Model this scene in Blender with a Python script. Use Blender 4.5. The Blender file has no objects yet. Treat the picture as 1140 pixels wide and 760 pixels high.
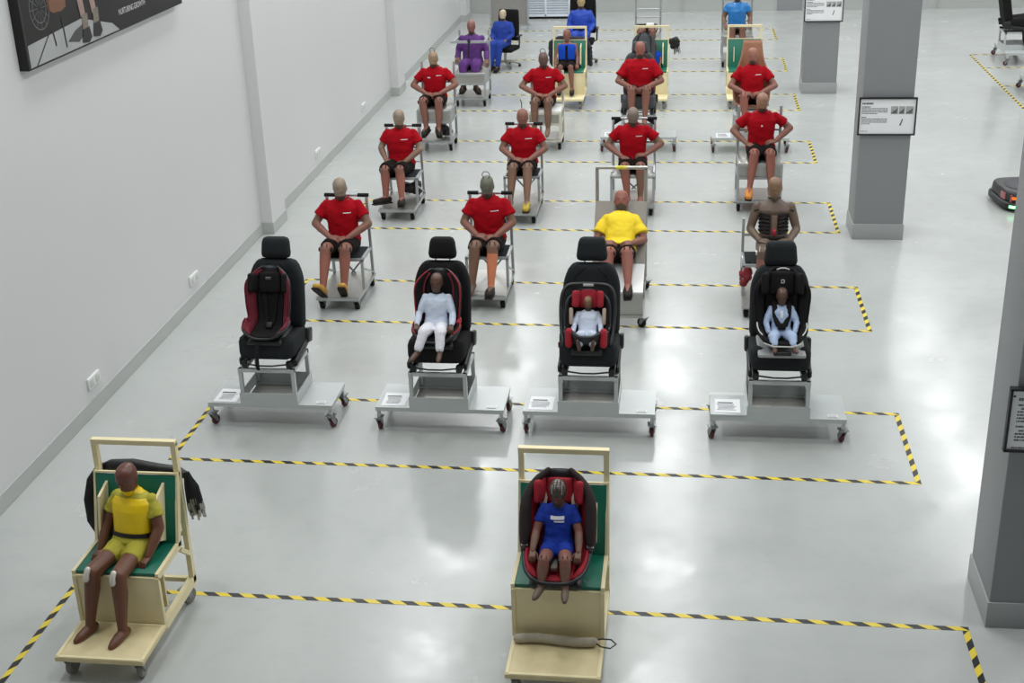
import bpy, bmesh, math, random
import numpy as np
from mathutils import Vector, Matrix, noise
from mathutils.bvhtree import BVHTree

random.seed(7)
SC = bpy.context.scene
COL = SC.collection
PI = math.pi

# ------------------------------------------------------------------ camera
cam_d = bpy.data.cameras.new('camera')
cam = bpy.data.objects.new('camera', cam_d)
COL.objects.link(cam)
Fw = Vector((-0.12621549, 0.9115992, -0.39122442))
Rt = Vector((0.99179087, 0.12411329, -0.03076953))
Up = Vector((-0.02050667, 0.3918964, 0.91978078))
cam.matrix_world = Matrix(((Rt.x, Up.x, -Fw.x, 0), (Rt.y, Up.y, -Fw.y, 0), (Rt.z, Up.z, -Fw.z, 5.4), (0, 0, 0, 1)))
cam_d.sensor_width = 36
cam_d.lens = 1467.86 / 1140 * 36
cam_d.clip_end = 200
SC.camera = cam

# ------------------------------------------------------------------ world, lamps, exposure
world = bpy.data.worlds.new('world')
SC.world = world
world.use_nodes = True
world.node_tree.nodes['Background'].inputs[0].default_value = (0.86, 0.93, 1.0, 1)
world.node_tree.nodes['Background'].inputs[1].default_value = 0.2
CEIL = 8.2
LAMP_X = (-4.2, -0.2, 5.9, 9.9)
LAMP_Y = (6.9, 10.5, 14.1, 17.7, 21.2, 24.6, 28.0, 31.6)
for ly in LAMP_Y:
    for lx in LAMP_X:
        ld = bpy.data.lights.new('ceiling_lamp', 'AREA')
        ld.shape = 'RECTANGLE'
        ld.size = 0.9
        ld.size_y = 0.9
        ld.energy = 99
        ld.color = (0.97, 0.99, 1.0)
        lo = bpy.data.objects.new('ceiling_lamp', ld)
        lo.location = (lx, ly, CEIL - 0.12)
        COL.objects.link(lo)
SC.view_settings.view_transform = 'Standard'
SC.view_settings.look = 'None'
SC.view_settings.gamma = 1
SC.view_settings.use_curve_mapping = False
SC.view_settings.exposure = -0.17

# ------------------------------------------------------------------ materials
def lin(c):
    c = c / 255.0
    return c / 12.92 if c <= 0.04045 else ((c + 0.055) / 1.055) ** 2.4

MATS = {}
def mat(name, rgb, rough=0.5, metal=0.0, var=0.12, scale=14.0, bump=0.0, bscale=60.0, coat=0.0, emit=None, spec=None):
    if name in MATS:
        return MATS[name]
    m = bpy.data.materials.new(name)
    m.use_nodes = True
    nt = m.node_tree
    b = nt.nodes['Principled BSDF']
    col = [lin(x) for x in rgb]
    tc = nt.nodes.new('ShaderNodeTexCoord')
    nz = nt.nodes.new('ShaderNodeTexNoise')
    nz.inputs['Scale'].default_value = scale
    nz.inputs['Detail'].default_value = 4
    nt.links.new(tc.outputs['Object'], nz.inputs['Vector'])
    mx = nt.nodes.new('ShaderNodeMix')
    mx.data_type = 'RGBA'
    mx.inputs['A'].default_value = [x * (1 - var) for x in col] + [1]
    mx.inputs['B'].default_value = [min(1, x * (1 + var)) for x in col] + [1]
    nt.links.new(nz.outputs['Fac'], mx.inputs['Factor'])
    nt.links.new(mx.outputs['Result'], b.inputs['Base Color'])
    b.inputs['Roughness'].default_value = rough
    b.inputs['Metallic'].default_value = metal
    if spec is not None:
        b.inputs['Specular IOR Level'].default_value = spec
    if coat:
        b.inputs['Coat Weight'].default_value = coat
    if emit:
        b.inputs['Emission Color'].default_value = [lin(x) for x in rgb] + [1]
        b.inputs['Emission Strength'].default_value = emit
    if bump:
        n2 = nt.nodes.new('ShaderNodeTexNoise')
        n2.inputs['Scale'].default_value = bscale
        nt.links.new(tc.outputs['Object'], n2.inputs['Vector'])
        bp = nt.nodes.new('ShaderNodeBump')
        bp.inputs['Strength'].default_value = bump
        bp.inputs['Distance'].default_value = 0.01
        nt.links.new(n2.outputs['Fac'], bp.inputs['Height'])
        nt.links.new(bp.outputs['Normal'], b.inputs['Normal'])
    MATS[name] = m
    return m

def floor_material():
    m = bpy.data.materials.new('epoxy_floor')
    m.use_nodes = True
    nt = m.node_tree
    b = nt.nodes['Principled BSDF']
    tc = nt.nodes.new('ShaderNodeTexCoord')
    def nz(scale, det, rough=0.55):
        n = nt.nodes.new('ShaderNodeTexNoise')
        n.inputs['Scale'].default_value = scale
        n.inputs['Detail'].default_value = det
        n.inputs['Roughness'].default_value = rough
        nt.links.new(tc.outputs['Object'], n.inputs['Vector'])
        return n
    def ramp(src, p0, c0, p1, c1):
        r = nt.nodes.new('ShaderNodeValToRGB')
        r.color_ramp.elements[0].position = p0
        r.color_ramp.elements[0].color = c0
        r.color_ramp.elements[1].position = p1
        r.color_ramp.elements[1].color = c1
        nt.links.new(src, r.inputs['Fac'])
        return r
    big = nz(0.35, 5)
    r1 = ramp(big.outputs['Fac'], 0.3, (0.412, 0.430, 0.414, 1), 0.75, (0.468, 0.485, 0.468, 1))
    fine = nz(5.0, 8, 0.7)
    r2 = ramp(fine.outputs['Fac'], 0.28, (0.90, 0.90, 0.90, 1), 0.5, (1, 1, 1, 1))
    mx = nt.nodes.new('ShaderNodeMix')
    mx.data_type = 'RGBA'
    mx.blend_type = 'MULTIPLY'
    mx.inputs['Factor'].default_value = 0.6
    nt.links.new(r1.outputs['Color'], mx.inputs['A'])
    nt.links.new(r2.outputs['Color'], mx.inputs['B'])
    # sparse dark scuffs
    sc = nz(2.2, 9, 0.75)
    r3 = ramp(sc.outputs['Fac'], 0.715, (1, 1, 1, 1), 0.78, (0.62, 0.62, 0.6, 1))
    m2 = nt.nodes.new('ShaderNodeMix')
    m2.data_type = 'RGBA'
    m2.blend_type = 'MULTIPLY'
    m2.inputs['Factor'].default_value = 0.2
    nt.links.new(mx.outputs['Result'], m2.inputs['A'])
    nt.links.new(r3.outputs['Color'], m2.inputs['B'])
    nt.links.new(m2.outputs['Result'], b.inputs['Base Color'])
    rr = ramp(nz(1.4, 6).outputs['Fac'], 0.32, (0.14, 0.14, 0.14, 1), 0.68, (0.28, 0.28, 0.28, 1))
    nt.links.new(rr.outputs['Color'], b.inputs['Roughness'])
    b.inputs['Specular IOR Level'].default_value = 0.48
    w = nz(2.6, 2)
    bp = nt.nodes.new('ShaderNodeBump')
    bp.inputs['Strength'].default_value = 0.12
    bp.inputs['Distance'].default_value = 0.02
    nt.links.new(w.outputs['Fac'], bp.inputs['Height'])
    nt.links.new(bp.outputs['Normal'], b.inputs['Normal'])
    return m

def tape_material():
    m = bpy.data.materials.new('hazard_tape')
    m.use_nodes = True
    nt = m.node_tree
    b = nt.nodes['Principled BSDF']
    tc = nt.nodes.new('ShaderNodeTexCoord')
    sp = nt.nodes.new('ShaderNodeSeparateXYZ')
    nt.links.new(tc.outputs['Object'], sp.inputs[0])
    def mth(op, a, bb):
        n = nt.nodes.new('ShaderNodeMath')
        n.operation = op
        for i, x in enumerate((a, bb)):
            if isinstance(x, (int, float)):
                n.inputs[i].default_value = x
            else:
                nt.links.new(x, n.inputs[i])
        return n.outputs[0]
    s = mth('ADD', sp.outputs[0], mth('MULTIPLY', sp.outputs[1], 1.3))
    fr = mth('FRACT', mth('DIVIDE', mth('ADD', s, 50.0), 0.185), 0)
    k = mth('GREATER_THAN', fr, 0.5)
    nz = nt.nodes.new('ShaderNodeTexNoise')
    nz.inputs['Scale'].default_value = 9
    nt.links.new(tc.outputs['Object'], nz.inputs['Vector'])
    mx = nt.nodes.new('ShaderNodeMix')
    mx.data_type = 'RGBA'
    mx.inputs['A'].default_value = (lin(222), lin(198), lin(60), 1)
    mx.inputs['B'].default_value = (lin(30), lin(30), lin(30), 1)
    nt.links.new(k, mx.inputs['Factor'])
    nt.links.new(mx.outputs['Result'], b.inputs['Base Color'])
    b.inputs['Roughness'].default_value = 0.45
    return m

M_floor = floor_material()
M_tape = tape_material()
M_wall = mat('wall_paint', (208, 208, 208), 0.42, var=0.02, scale=0.6, bump=0.02, bscale=30)
M_ceil = mat('ceiling_paint', (225, 226, 226), 0.8, var=0.02)
M_skirt = mat('skirting_grey', (176, 179, 176), 0.4, var=0.05, scale=3)
M_col = mat('column_grey', (139, 141, 143), 0.5, var=0.02, scale=1.0)
M_colbase = mat('column_skirting', (158, 160, 160), 0.4, var=0.03)
M_alu = mat('aluminium_tube', (172, 175, 176), 0.36, 0.45, var=0.06)
M_steel = mat('stainless_steel', (176, 174, 168), 0.34, 0.75, var=0.1, scale=5)
M_deck = mat('grey_painted_deck', (188, 193, 192), 0.3, 0.1, var=0.04, scale=4)
M_white = mat('white_paint', (225, 226, 224), 0.4, var=0.03)
M_rubber = mat('black_rubber', (20, 20, 21), 0.7, var=0.2, spec=.25)
M_blackp = mat('black_plastic', (27, 28, 30), 0.45, var=0.15)
M_fork = mat('zinc_fork', (150, 152, 154), 0.35, 0.8)
M_redwheel = mat('red_wheel', (84, 26, 30), 0.5)
M_wheelgrey = mat('grey_wheel', (96, 96, 92), 0.55, var=0.25)
M_wood = mat('cream_painted_wood', (230, 217, 174), 0.5, var=0.05, scale=7, bump=0.05)
M_woodw = mat('cream_worn_wood', (218, 203, 158), 0.55, var=0.16, scale=9, bump=0.05)
M_green = mat('green_board', (10, 104, 82), 0.45, var=0.10, scale=3)
M_seat = mat('charcoal_seat_fabric', (36, 39, 41), 0.85, spec=.2, var=0.15, scale=40, bump=0.15, bscale=220)
M_seatk = mat('black_seat_fabric', (25, 24, 24), 0.85, spec=.2, var=0.15, scale=40, bump=0.15, bscale=220)
M_seatg = mat('grey_seat_fabric', (68, 70, 73), 0.8, var=0.12, scale=30, bump=0.15, bscale=200)
M_redf = mat('crimson_fabric', (158, 22, 40), 0.8, var=0.18, scale=30, bump=0.1)
M_dredf = mat('dark_red_fabric', (108, 26, 42), 0.8, var=0.18, scale=30, bump=0.1)
M_strap = mat('grey_strap', (150, 146, 136), 0.7, var=0.25, scale=60)
M_paper = mat('white_paper', (238, 239, 240), 0.55, var=0.01)
M_ink = mat('printed_ink', (96, 98, 104), 0.7)
M_inkd = mat('dark_ink', (40, 42, 46), 0.7)
M_pale = mat('pale_grey_trim', (196, 197, 192), 0.5)

# ------------------------------------------------------------------ mesh builder
def V(*a):
    return Vector(a)

def rotx(a):
    return Matrix.Rotation(a, 4, 'X')

def interp(pts, ts):
    """piecewise smooth resample of a list of tuples"""
    pts = [np.array(p, float) for p in pts]
    n = len(pts)
    out = []
    for t in ts:
        u = t * (n - 1)
        i = min(int(u), n - 2)
        f = u - i
        p1, p2 = pts[i], pts[i + 1]
        p0 = pts[i - 1] if i > 0 else 2 * p1 - p2
        p3 = pts[i + 2] if i + 2 < n else 2 * p2 - p1
        out.append(0.5 * (2 * p1 + (p2 - p0) * f + (2 * p0 - 5 * p1 + 4 * p2 - p3) * f * f + (3 * p1 - p0 - 3 * p2 + p3) * f ** 3))
    return out

class MB:
    def __init__(s):
        s.v = []
        s.f = []
        s.m = []
    def add(s, vs, fs, mi=0, M=None):
        o = len(s.v)
        for p in vs:
            p = Vector(p)
            if M is not None:
                p = M @ p
            s.v.append(tuple(p))
        for f in fs:
            s.f.append(tuple(i + o for i in f))
            s.m.append(mi)
    def box(s, c, d, mi=0, M=None, ch=0.0):
        hx, hy, hz = d[0] / 2, d[1] / 2, d[2] / 2
        T = Matrix.Translation(Vector(c))
        if M is not None:
            T = T @ M
        if ch <= 0:
            vs = [(x, y, z) for x in (-hx, hx) for y in (-hy, hy) for z in (-hz, hz)]
            fs = [(0, 1, 3, 2), (4, 6, 7, 5), (0, 4, 5, 1), (2, 3, 7, 6), (0, 2, 6, 4), (1, 5, 7, 3)]
            s.add(vs, fs, mi, T)
        else:
            s.rbox(d, ch, 3, mi, T)
    def bar(s, a, b, w, h=None, mi=0, up=(0, 0, 1)):
        a, b = Vector(a), Vector(b)
        h = h or w
        d = (b - a)
        L = d.length
        d.normalize()
        u = Vector(up)
        if abs(d.dot(u)) > 0.98:
            u = Vector((0, 1, 0))
        x = d.cross(u).normalized()
        u = x.cross(d)
        M = Matrix((( x.x, d.x, u.x, (a.x + b.x) / 2), (x.y, d.y, u.y, (a.y + b.y) / 2), (x.z, d.z, u.z, (a.z + b.z) / 2), (0, 0, 0, 1)))
        s.box((0, 0, 0), (w, L, h), mi, None) if False else s.add([(X * w / 2, Y * L / 2, Z * h / 2) for X in (-1, 1) for Y in (-1, 1) for Z in (-1, 1)],
            [(0, 1, 3, 2), (4, 6, 7, 5), (0, 4, 5, 1), (2, 3, 7, 6), (0, 2, 6, 4), (1, 5, 7, 3)], mi, M)
    def loft(s, rings, mi=0, closed=False, caps=True):
        n = len(rings[0])
        vs = [p for r in rings for p in r]
        fs = []
        k = len(rings)
        for i in range(k if closed else k - 1):
            a, b = i * n, ((i + 1) % k) * n
            for j in range(n):
                j2 = (j + 1) % n
                fs.append((a + j, a + j2, b + j2, b + j))
        if caps and not closed:
            fs.append(tuple(range(n - 1, -1, -1)))
            fs.append(tuple(range((k - 1) * n, k * n)))
        s.add(vs, fs, mi)
    def tube(s, pts, r, n=8, mi=0, closed=False, caps=True, round_ends=False, flat=1.0, ref=(0, 0, 1)):
        pts = [Vector(p) for p in pts]
        k = len(pts)
        rs = list(r) if isinstance(r, (list, tuple)) else [r] * k
        if round_ends:
            d0 = (pts[0] - pts[1]).normalized()
            d1 = (pts[-1] - pts[-2]).normalized()
            e0, r0, e1, r1 = [], [], [], []
            for a in (0.97, 0.8, 0.45):
                e0.append(pts[0] + d0 * rs[0] * a)
                r0.append(rs[0] * math.sqrt(1 - a * a))
            for a in (0.45, 0.8, 0.97):
                e1.append(pts[-1] + d1 * rs[-1] * a)
                r1.append(rs[-1] * math.sqrt(1 - a * a))
            pts = e0 + pts + e1
            rs = r0 + rs + r1
            k = len(pts)
        rings = []
        px = None
        for i, p in enumerate(pts):
            if closed:
                d = pts[(i + 1) % k] - pts[i - 1]
            else:
                d = pts[min(i + 1, k - 1)] - pts[max(i - 1, 0)]
            d.normalize()
            if px is None:
                u = Vector(ref)
                if abs(d.dot(u)) > 0.95:
                    u = Vector((0, 1, 0))
                px = d.cross(u).normalized()
            else:
                px = (px - d * px.dot(d)).normalized()
            py = px.cross(d)
            rings.append([p + px * math.cos(2 * PI * j / n) * rs[i] + py * math.sin(2 * PI * j / n) * rs[i] * flat for j in range(n)])
        s.loft(rings, mi, closed, caps)
    def lathe(s, prof, n=16, mi=0, M=None):
        """profile (r, z) about z"""
        rings = []
        for r, z in prof:
            rings.append([(r * math.cos(2 * PI * j / n), r * math.sin(2 * PI * j / n), z) for j in range(n)])
        if M is not None:
            rings = [[tuple(M @ Vector(p)) for p in q] for q in rings]
        s.loft(rings, mi)
    def rbox(s, d, r, n=6, mi=0, M=None, fn=None):
        """rounded box, n cells a side, optional deform fn(x,y,z)->(x,y,z)"""
        hx, hy, hz = d[0] / 2, d[1] / 2, d[2] / 2
        r = min(r, hx, hy, hz)
        idx = {}
        vs, fs = [], []
        def ticks(h):
            t = [-h + r * (1 - math.cos(PI / 2 * i / 2)) for i in range(2)]
            k = max(1, n - 2)
            a = [-h + r + (2 * h - 2 * r) * i / k for i in range(k + 1)]
            return t + a + [-q for q in reversed(t)]
        tx, ty, tz = ticks(hx), ticks(hy), ticks(hz)
        def vid(x, y, z):
            key = (round(x, 6), round(y, 6), round(z, 6))
            if key not in idx:
                cx = max(-hx + r, min(hx - r, x))
                cy = max(-hy + r, min(hy - r, y))
                cz = max(-hz + r, min(hz - r, z))
                q = Vector((x - cx, y - cy, z - cz))
                if q.length > 1e-9:
                    # only surface points: push to radius r
                    q = q.normalized() * r
                p = (cx + q.x, cy + q.y, cz + q.z)
                if fn:
                    p = fn(*p)
                idx[key] = len(vs)
                vs.append(p)
            return idx[key]
        def face(A, B, mk, flip):
            for i in range(len(A) - 1):
                for j in range(len(B) - 1):
                    q = [vid(*mk(A[i], B[j])), vid(*mk(A[i + 1], B[j])), vid(*mk(A[i + 1], B[j + 1])), vid(*mk(A[i], B[j + 1]))]
                    if flip:
                        q.reverse()
                    if len(set(q)) > 2:
                        fs.append(tuple(dict.fromkeys(q)))
        face(tx, ty, lambda a, b: (a, b, hz), False)
        face(tx, ty, lambda a, b: (a, b, -hz), True)
        face(ty, tz, lambda a, b: (hx, a, b), False)
        face(ty, tz, lambda a, b: (-hx, a, b), True)
        face(tx, tz, lambda a, b: (a, -hy, b), False)
        face(tx, tz, lambda a, b: (a, hy, b), True)
        s.add(vs, fs, mi, M)
    def ell(s, c, r, n=12, mi=0, M=None):
        rings = []
        for i in range(1, n // 2 + 2):
            a = PI * i / (n // 2 + 2)
            rings.append([(r[0] * math.sin(a) * math.cos(2 * PI * j / n), r[1] * math.sin(a) * math.sin(2 * PI * j / n), -r[2] * math.cos(a)) for j in range(n)])
        T = Matrix.Translation(Vector(c))
        if M is not None:
            T = T @ M
        rings = [[tuple(T @ Vector(p)) for p in q] for q in rings]
        s.loft(rings, mi)
    def mesh(s, name, mats=(), sharp=0.7):
        me = bpy.data.meshes.new(name)
        me.from_pydata(s.v, [], s.f)
        for m in mats:
            me.materials.append(m)
        me.polygons.foreach_set('material_index', s.m)
        me.polygons.foreach_set('use_smooth', [True] * len(s.f))
        me.update()
        if sharp is not None:
            me.set_sharp_from_angle(angle=sharp)
        return me
    def build(s, name, mats, parent=None, loc=None, sharp=0.7):
        if not isinstance(mats, (list, tuple)):
            mats = [mats]
        return obj(name, s.mesh(name, mats, sharp), parent, loc)

def obj(name, me, parent=None, loc=None, rz=0.0):
    o = bpy.data.objects.new(name, me)
    COL.objects.link(o)
    if parent is not None:
        o.parent = parent
    if loc is not None:
        o.location = loc
    if rz:
        o.rotation_euler = (0, 0, rz)
    return o

def tag(o, label=None, cat=None, group=None, kind=None):
    if label:
        o['label'] = label
    if cat:
        o['category'] = cat
    if group:
        o['group'] = group
    if kind:
        o['kind'] = kind
    return o

def thing(name, label, cat, loc=(0, 0, 0), rz=0.0, group=None):
    o = obj(name, None, None, loc, rz)
    o.empty_display_size = 0.1
    return tag(o, label, cat, group)

SCRATCH = bpy.data.scenes.new('scratch')
CACHE = {}
def shared(key, fn):
    if key not in CACHE:
        CACHE[key] = fn()
    return CACHE[key]

def bvh_of(me, M=None):
    vs = [v.co.copy() for v in me.vertices]
    return BVHTree.FromPolygons(vs, [tuple(p.vertices) for p in me.polygons])

def remesh(mb, name, mats, voxel, it=4, amp=0.0, freq=9.0, seed=0.0):
    me = bpy.data.meshes.new('tmp')
    me.from_pydata(mb.v, [], mb.f)
    bm = bmesh.new()
    bm.from_mesh(me)
    bmesh.ops.recalc_face_normals(bm, faces=bm.faces)
    bm.to_mesh(me)
    bm.free()
    o = bpy.data.objects.new('tmp', me)
    SCRATCH.collection.objects.link(o)
    r = o.modifiers.new('r', 'REMESH')
    r.mode = 'VOXEL'
    r.voxel_size = voxel
    r.use_smooth_shade = True
    sm = o.modifiers.new('s', 'SMOOTH')
    sm.factor = 0.5
    sm.iterations = it
    SCRATCH.view_layers[0].update()
    dg = SCRATCH.view_layers[0].depsgraph
    nm = bpy.data.meshes.new_from_object(o.evaluated_get(dg))
    nm.name = name
    bpy.data.objects.remove(o)
    bpy.data.meshes.remove(me)
    nm.materials.clear()
    for m in mats:
        nm.materials.append(m)
    if amp:
        nv = len(nm.vertices)
        co = np.zeros(nv * 3, dtype=np.float32)
        no = np.zeros(nv * 3, dtype=np.float32)
        nm.vertices.foreach_get('co', co)
        nm.vertex_normals.foreach_get('vector', no)
        co, no = co.reshape(-1, 3), no.reshape(-1, 3)
        for i in range(nv):
            q = Vector((co[i, 0] * freq + seed, co[i, 1] * freq, co[i, 2] * freq * 1.6))
            w = noise.noise(q) + 0.5 * noise.noise(q * 2.1)
            co[i] += no[i] * (amp * w)
        nm.vertices.foreach_set('co', co.ravel())
    nm.polygons.foreach_set('use_smooth', [True] * len(nm.polygons))
    nm.polygons.foreach_set('material_index', [0] * len(nm.polygons))
    nm.update()
    return nm

# ------------------------------------------------------------------ the setting
XW, YB, XR, YF = -5.49, 33.55, 15.0, -1.0
mb = MB()
mb.box(((XW + XR) / 2, (YB + YF) / 2, -0.05), (XR - XW + 0.4, YB - YF + 0.4, 0.1))
tag(mb.build('floor', M_floor), 'glossy light grey epoxy floor of the hall', kind='structure')
mb = MB()
mb.box(((XW + XR) / 2, (YB + YF) / 2, CEIL + 0.05), (XR - XW + 0.4, YB - YF + 0.4, 0.1))
ce = tag(mb.build('ceiling', M_ceil), 'white hall ceiling above the frame', kind='structure')
def housing():
    b = MB()
    b.rbox((1.0, 1.0, .09), .02, 4)
    return b.mesh('lamp_housing', [M_white])
for ly in LAMP_Y:
    for lx in LAMP_X:
        obj('lamp_housing', shared('housing', housing), ce, (lx, ly, CEIL - .055))
mb = MB()
mb.box((XW - 0.1, (YB + YF) / 2, CEIL / 2), (0.2, YB - YF, CEIL))
wl = tag(mb.build('wall_left', M_wall), 'pale grey painted wall with shallow pilasters', kind='structure')
for yy in (7.83, 16.02, 24.2, 32.4):
    mb = MB()
    mb.box((XW + 0.075, yy + 0.3, CEIL / 2), (0.15, 0.6, CEIL))
    mb.build('pilaster', M_wall, wl)
mb = MB()
mb.box(((XW + XR) / 2, YB + 0.1, CEIL / 2), (XR - XW, 0.2, CEIL))
wb = tag(mb.build('wall_back', M_wall), 'pale grey wall at the far end of the hall', kind='structure')
for xx, w in ((2.5, 0.6), (-0.1, 0.02), (6.0, 0.02)):
    mb = MB()
    mb.box((xx, YB - 0.02, CEIL / 2), (w, 0.04, CEIL))
    mb.build('wall_joint', M_col if w > 0.1 else M_skirt, wb)
mb = MB()
mb.box((XR + 0.1, (YB + YF) / 2, CEIL / 2), (0.2, YB - YF, CEIL))
tag(mb.build('wall_right', M_wall), 'pale wall on the right beyond the frame', kind='structure')
mb = MB()
edges = [YF, 7.83, 8.43, 16.02, 16.62, 24.2, 24.8, 32.4, 33.0, YB]
for i in range(len(edges) - 1):
    y0, y1 = edges[i], edges[i + 1]
    x0 = XW if i % 2 == 0 else XW + 0.15
    mb.box((x0 + 0.006, (y0 + y1) / 2, 0.078), (0.012, y1 - y0 + (0.024 if i % 2 else 0), 0.15))
    if i % 2:
        mb.box((XW + 0.075, y0 - 0.006, 0.078), (0.15, 0.012, 0.15))
        mb.box((XW + 0.075, y1 + 0.006, 0.078), (0.15, 0.012, 0.15))
tag(mb.build('baseboard_left', M_skirt), 'grey skirting band along the left wall', kind='structure')
mb = MB()
mb.box(((XW + XR) / 2, YB - 0.006, 0.2), (XR - XW, 0.012, 0.4))
tag(mb.build('baseboard_back', M_skirt), 'tall grey skirting band along the back wall', kind='structure')

for i, yy in enumerate((7.83, 16.05, 24.28)):
    lab = ['grey square column nearest the camera at the right edge', 'grey square column in the middle of the right aisle', 'grey square column farthest back beside the last rows'][i]
    t = thing('column', lab, 'column', (2.41, yy + 0.3, 0), group='square columns along the aisle')
    mb = MB()
    mb.rbox((0.6, 0.6, CEIL), 0.008, 4, 0, Matrix.Translation((0, 0, CEIL / 2)))
    mb.build('shaft', M_col, t)
    mb = MB()
    mb.rbox((0.624, 0.624, 0.2), 0.004, 4, 0, Matrix.Translation((0, 0, 0.1)))
    mb.build('skirting', M_colbase, t)
    # information panel
    zc = (1.585, 1.56, 1.52)[i]
    s = thing('information_panel', ['framed white notice on the nearest column, cut by the frame edge', 'framed white notice with three photos on the middle column', 'framed white notice on the farthest column'][i], 'sign', (2.41, yy - 0.026, zc), group='framed notices on the columns')
    W, Hh = (0.66, 0.44) if i else (0.68, 0.43)
    mb = MB()
    for a, b in (((-W / 2, 0, -Hh / 2), (W / 2, 0, -Hh / 2)), ((-W / 2, 0, Hh / 2), (W / 2, 0, Hh / 2))):
        mb.bar((a[0] - 0.008, 0, a[2]), (b[0] + 0.008, 0, b[2]), 0.045, 0.016)
    for x in (-W / 2, W / 2):
        mb.bar((x, 0, -Hh / 2), (x, 0, Hh / 2), 0.016, 0.045)
    mb.build('frame', M_blackp, s)
    mb = MB()
    mb.box((0, 0.004, 0), (W, 0.02, Hh))
    mb.build('panel', M_paper, s)
    mb = MB()
    def ink(x0, x1, z, h, k=0):
        mb.box(((x0 + x1) / 2, -0.0068, z), (x1 - x0, 0.001, h), k)
    rnd = random.Random(i + 3)
    def words(x0, x1, z, h):
        x = x0
        while x < x1 - 0.004:
            w = rnd.choice((0.006, 0.012, 0.02, 0.03))
            w = min(w, x1 - x)
            ink(x, x + w, z, h)
            x += w + 0.0035
    if i == 0:
        ink(-0.325, -0.31, 0.165, 0.012, 1)
        words(-0.29, -0.10, 0.145, 0.02)
        for z, e in ((0.105, -0.02), (0.08, 0.0), (0.058, 0.0), (0.036, 0.0), (0.014, 0.0), (-0.008, -0.1)):
            words(-0.29 + (0.02 if z == 0.08 else 0), e, z, 0.011)
        for z, e in ((-0.045, -0.05), (-0.075, 0.0), (-0.097, 0.0), (-0.119, 0.0), (-0.141, -0.12)):
            words(-0.29 + (0.02 if z == -0.075 else 0), e, z, 0.011)
        words(-0.30, -0.16, -0.195, 0.008)
    else:
        words(-0.30, -0.17, 0.155, 0.022)
        words(-0.30, -0.20, 0.115, 0.012)
        for z in (0.095, 0.075, 0.055, 0.035):
            words(-0.30, 0.0 if z != 0.035 else -0.12, z, 0.009)
        words(-0.30, -0.24, -0.01, 0.01)
        for z in (-0.03, -0.05, -0.07, -0.09):
            words(-0.30, 0.0 if z != -0.09 else -0.2, z, 0.009)
        words(-0.30, -0.22, -0.18, 0.006)
    tag(mb.build('printed_text', [M_ink, M_inkd], s), kind='stuff')
    pics = [(0.08, 0.075, 0.085, 0.095), (0.165, 0.075, 0.07, 0.095), (0.255, 0.075, 0.09, 0.095), (0.165, -0.07, 0.04, 0.08)] if i else []
    for k, (x, z, w, h) in enumerate(pics):
        mb = MB()
        if k < 3:
            mb.box((x, -0.0068, z), (w, 0.001, h))
            mb.add([(x - w * .45, -0.0078, z - h * .42), (x + w * .3, -0.0078, z - h * .42), (x + w * .42, -0.0078, z + h * .3), (x + w * .1, -0.0078, z + h * .05), (x - w * .3, -0.0078, z - h * .2)], [(0, 1, 2, 3, 4)], 1)
        else:
            mb.add([(x - .02, -0.0075, z - .04), (x, -0.0075, z - .04), (x + .012, -0.0075, z), (x + .022, -0.0075, z + .04), (x + .008, -0.0075, z + .04), (x - .004, -0.0075, z)], [(0, 1, 2, 3, 4, 5)], 1)
        mb.build('printed_photo', [mat('photo_grey', (168, 170, 166), 0.6, var=0.3, scale=60), M_ink], s)

# wall sockets low on the left wall
for yy, lab in ((10.71, 'white socket plate low on the left wall, nearest the camera'), (13.46, 'white socket plate on the left wall just before the first pilaster'),
                (18.9, 'white socket plate on the left wall between the two pilasters'), (21.95, 'white socket plate on the left wall just before the far pilaster')):
    t = thing('wall_socket', lab, 'socket', (XW, yy, 0.32), group='socket plates on the left wall')
    mb = MB()
    mb.rbox((0.022, 0.25, 0.115), 0.004, 4, 0, Matrix.Translation((0.011, 0, 0)))
    mb.build('cover_plate', M_white, t)
    for k in (-0.062, 0.062):
        mb = MB()
        mb.rbox((0.004, 0.085, 0.075), 0.002, 3, 0, Matrix.Translation((0.0225, k, 0)))
        mb.build('outlet', M_pale, t)

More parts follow.
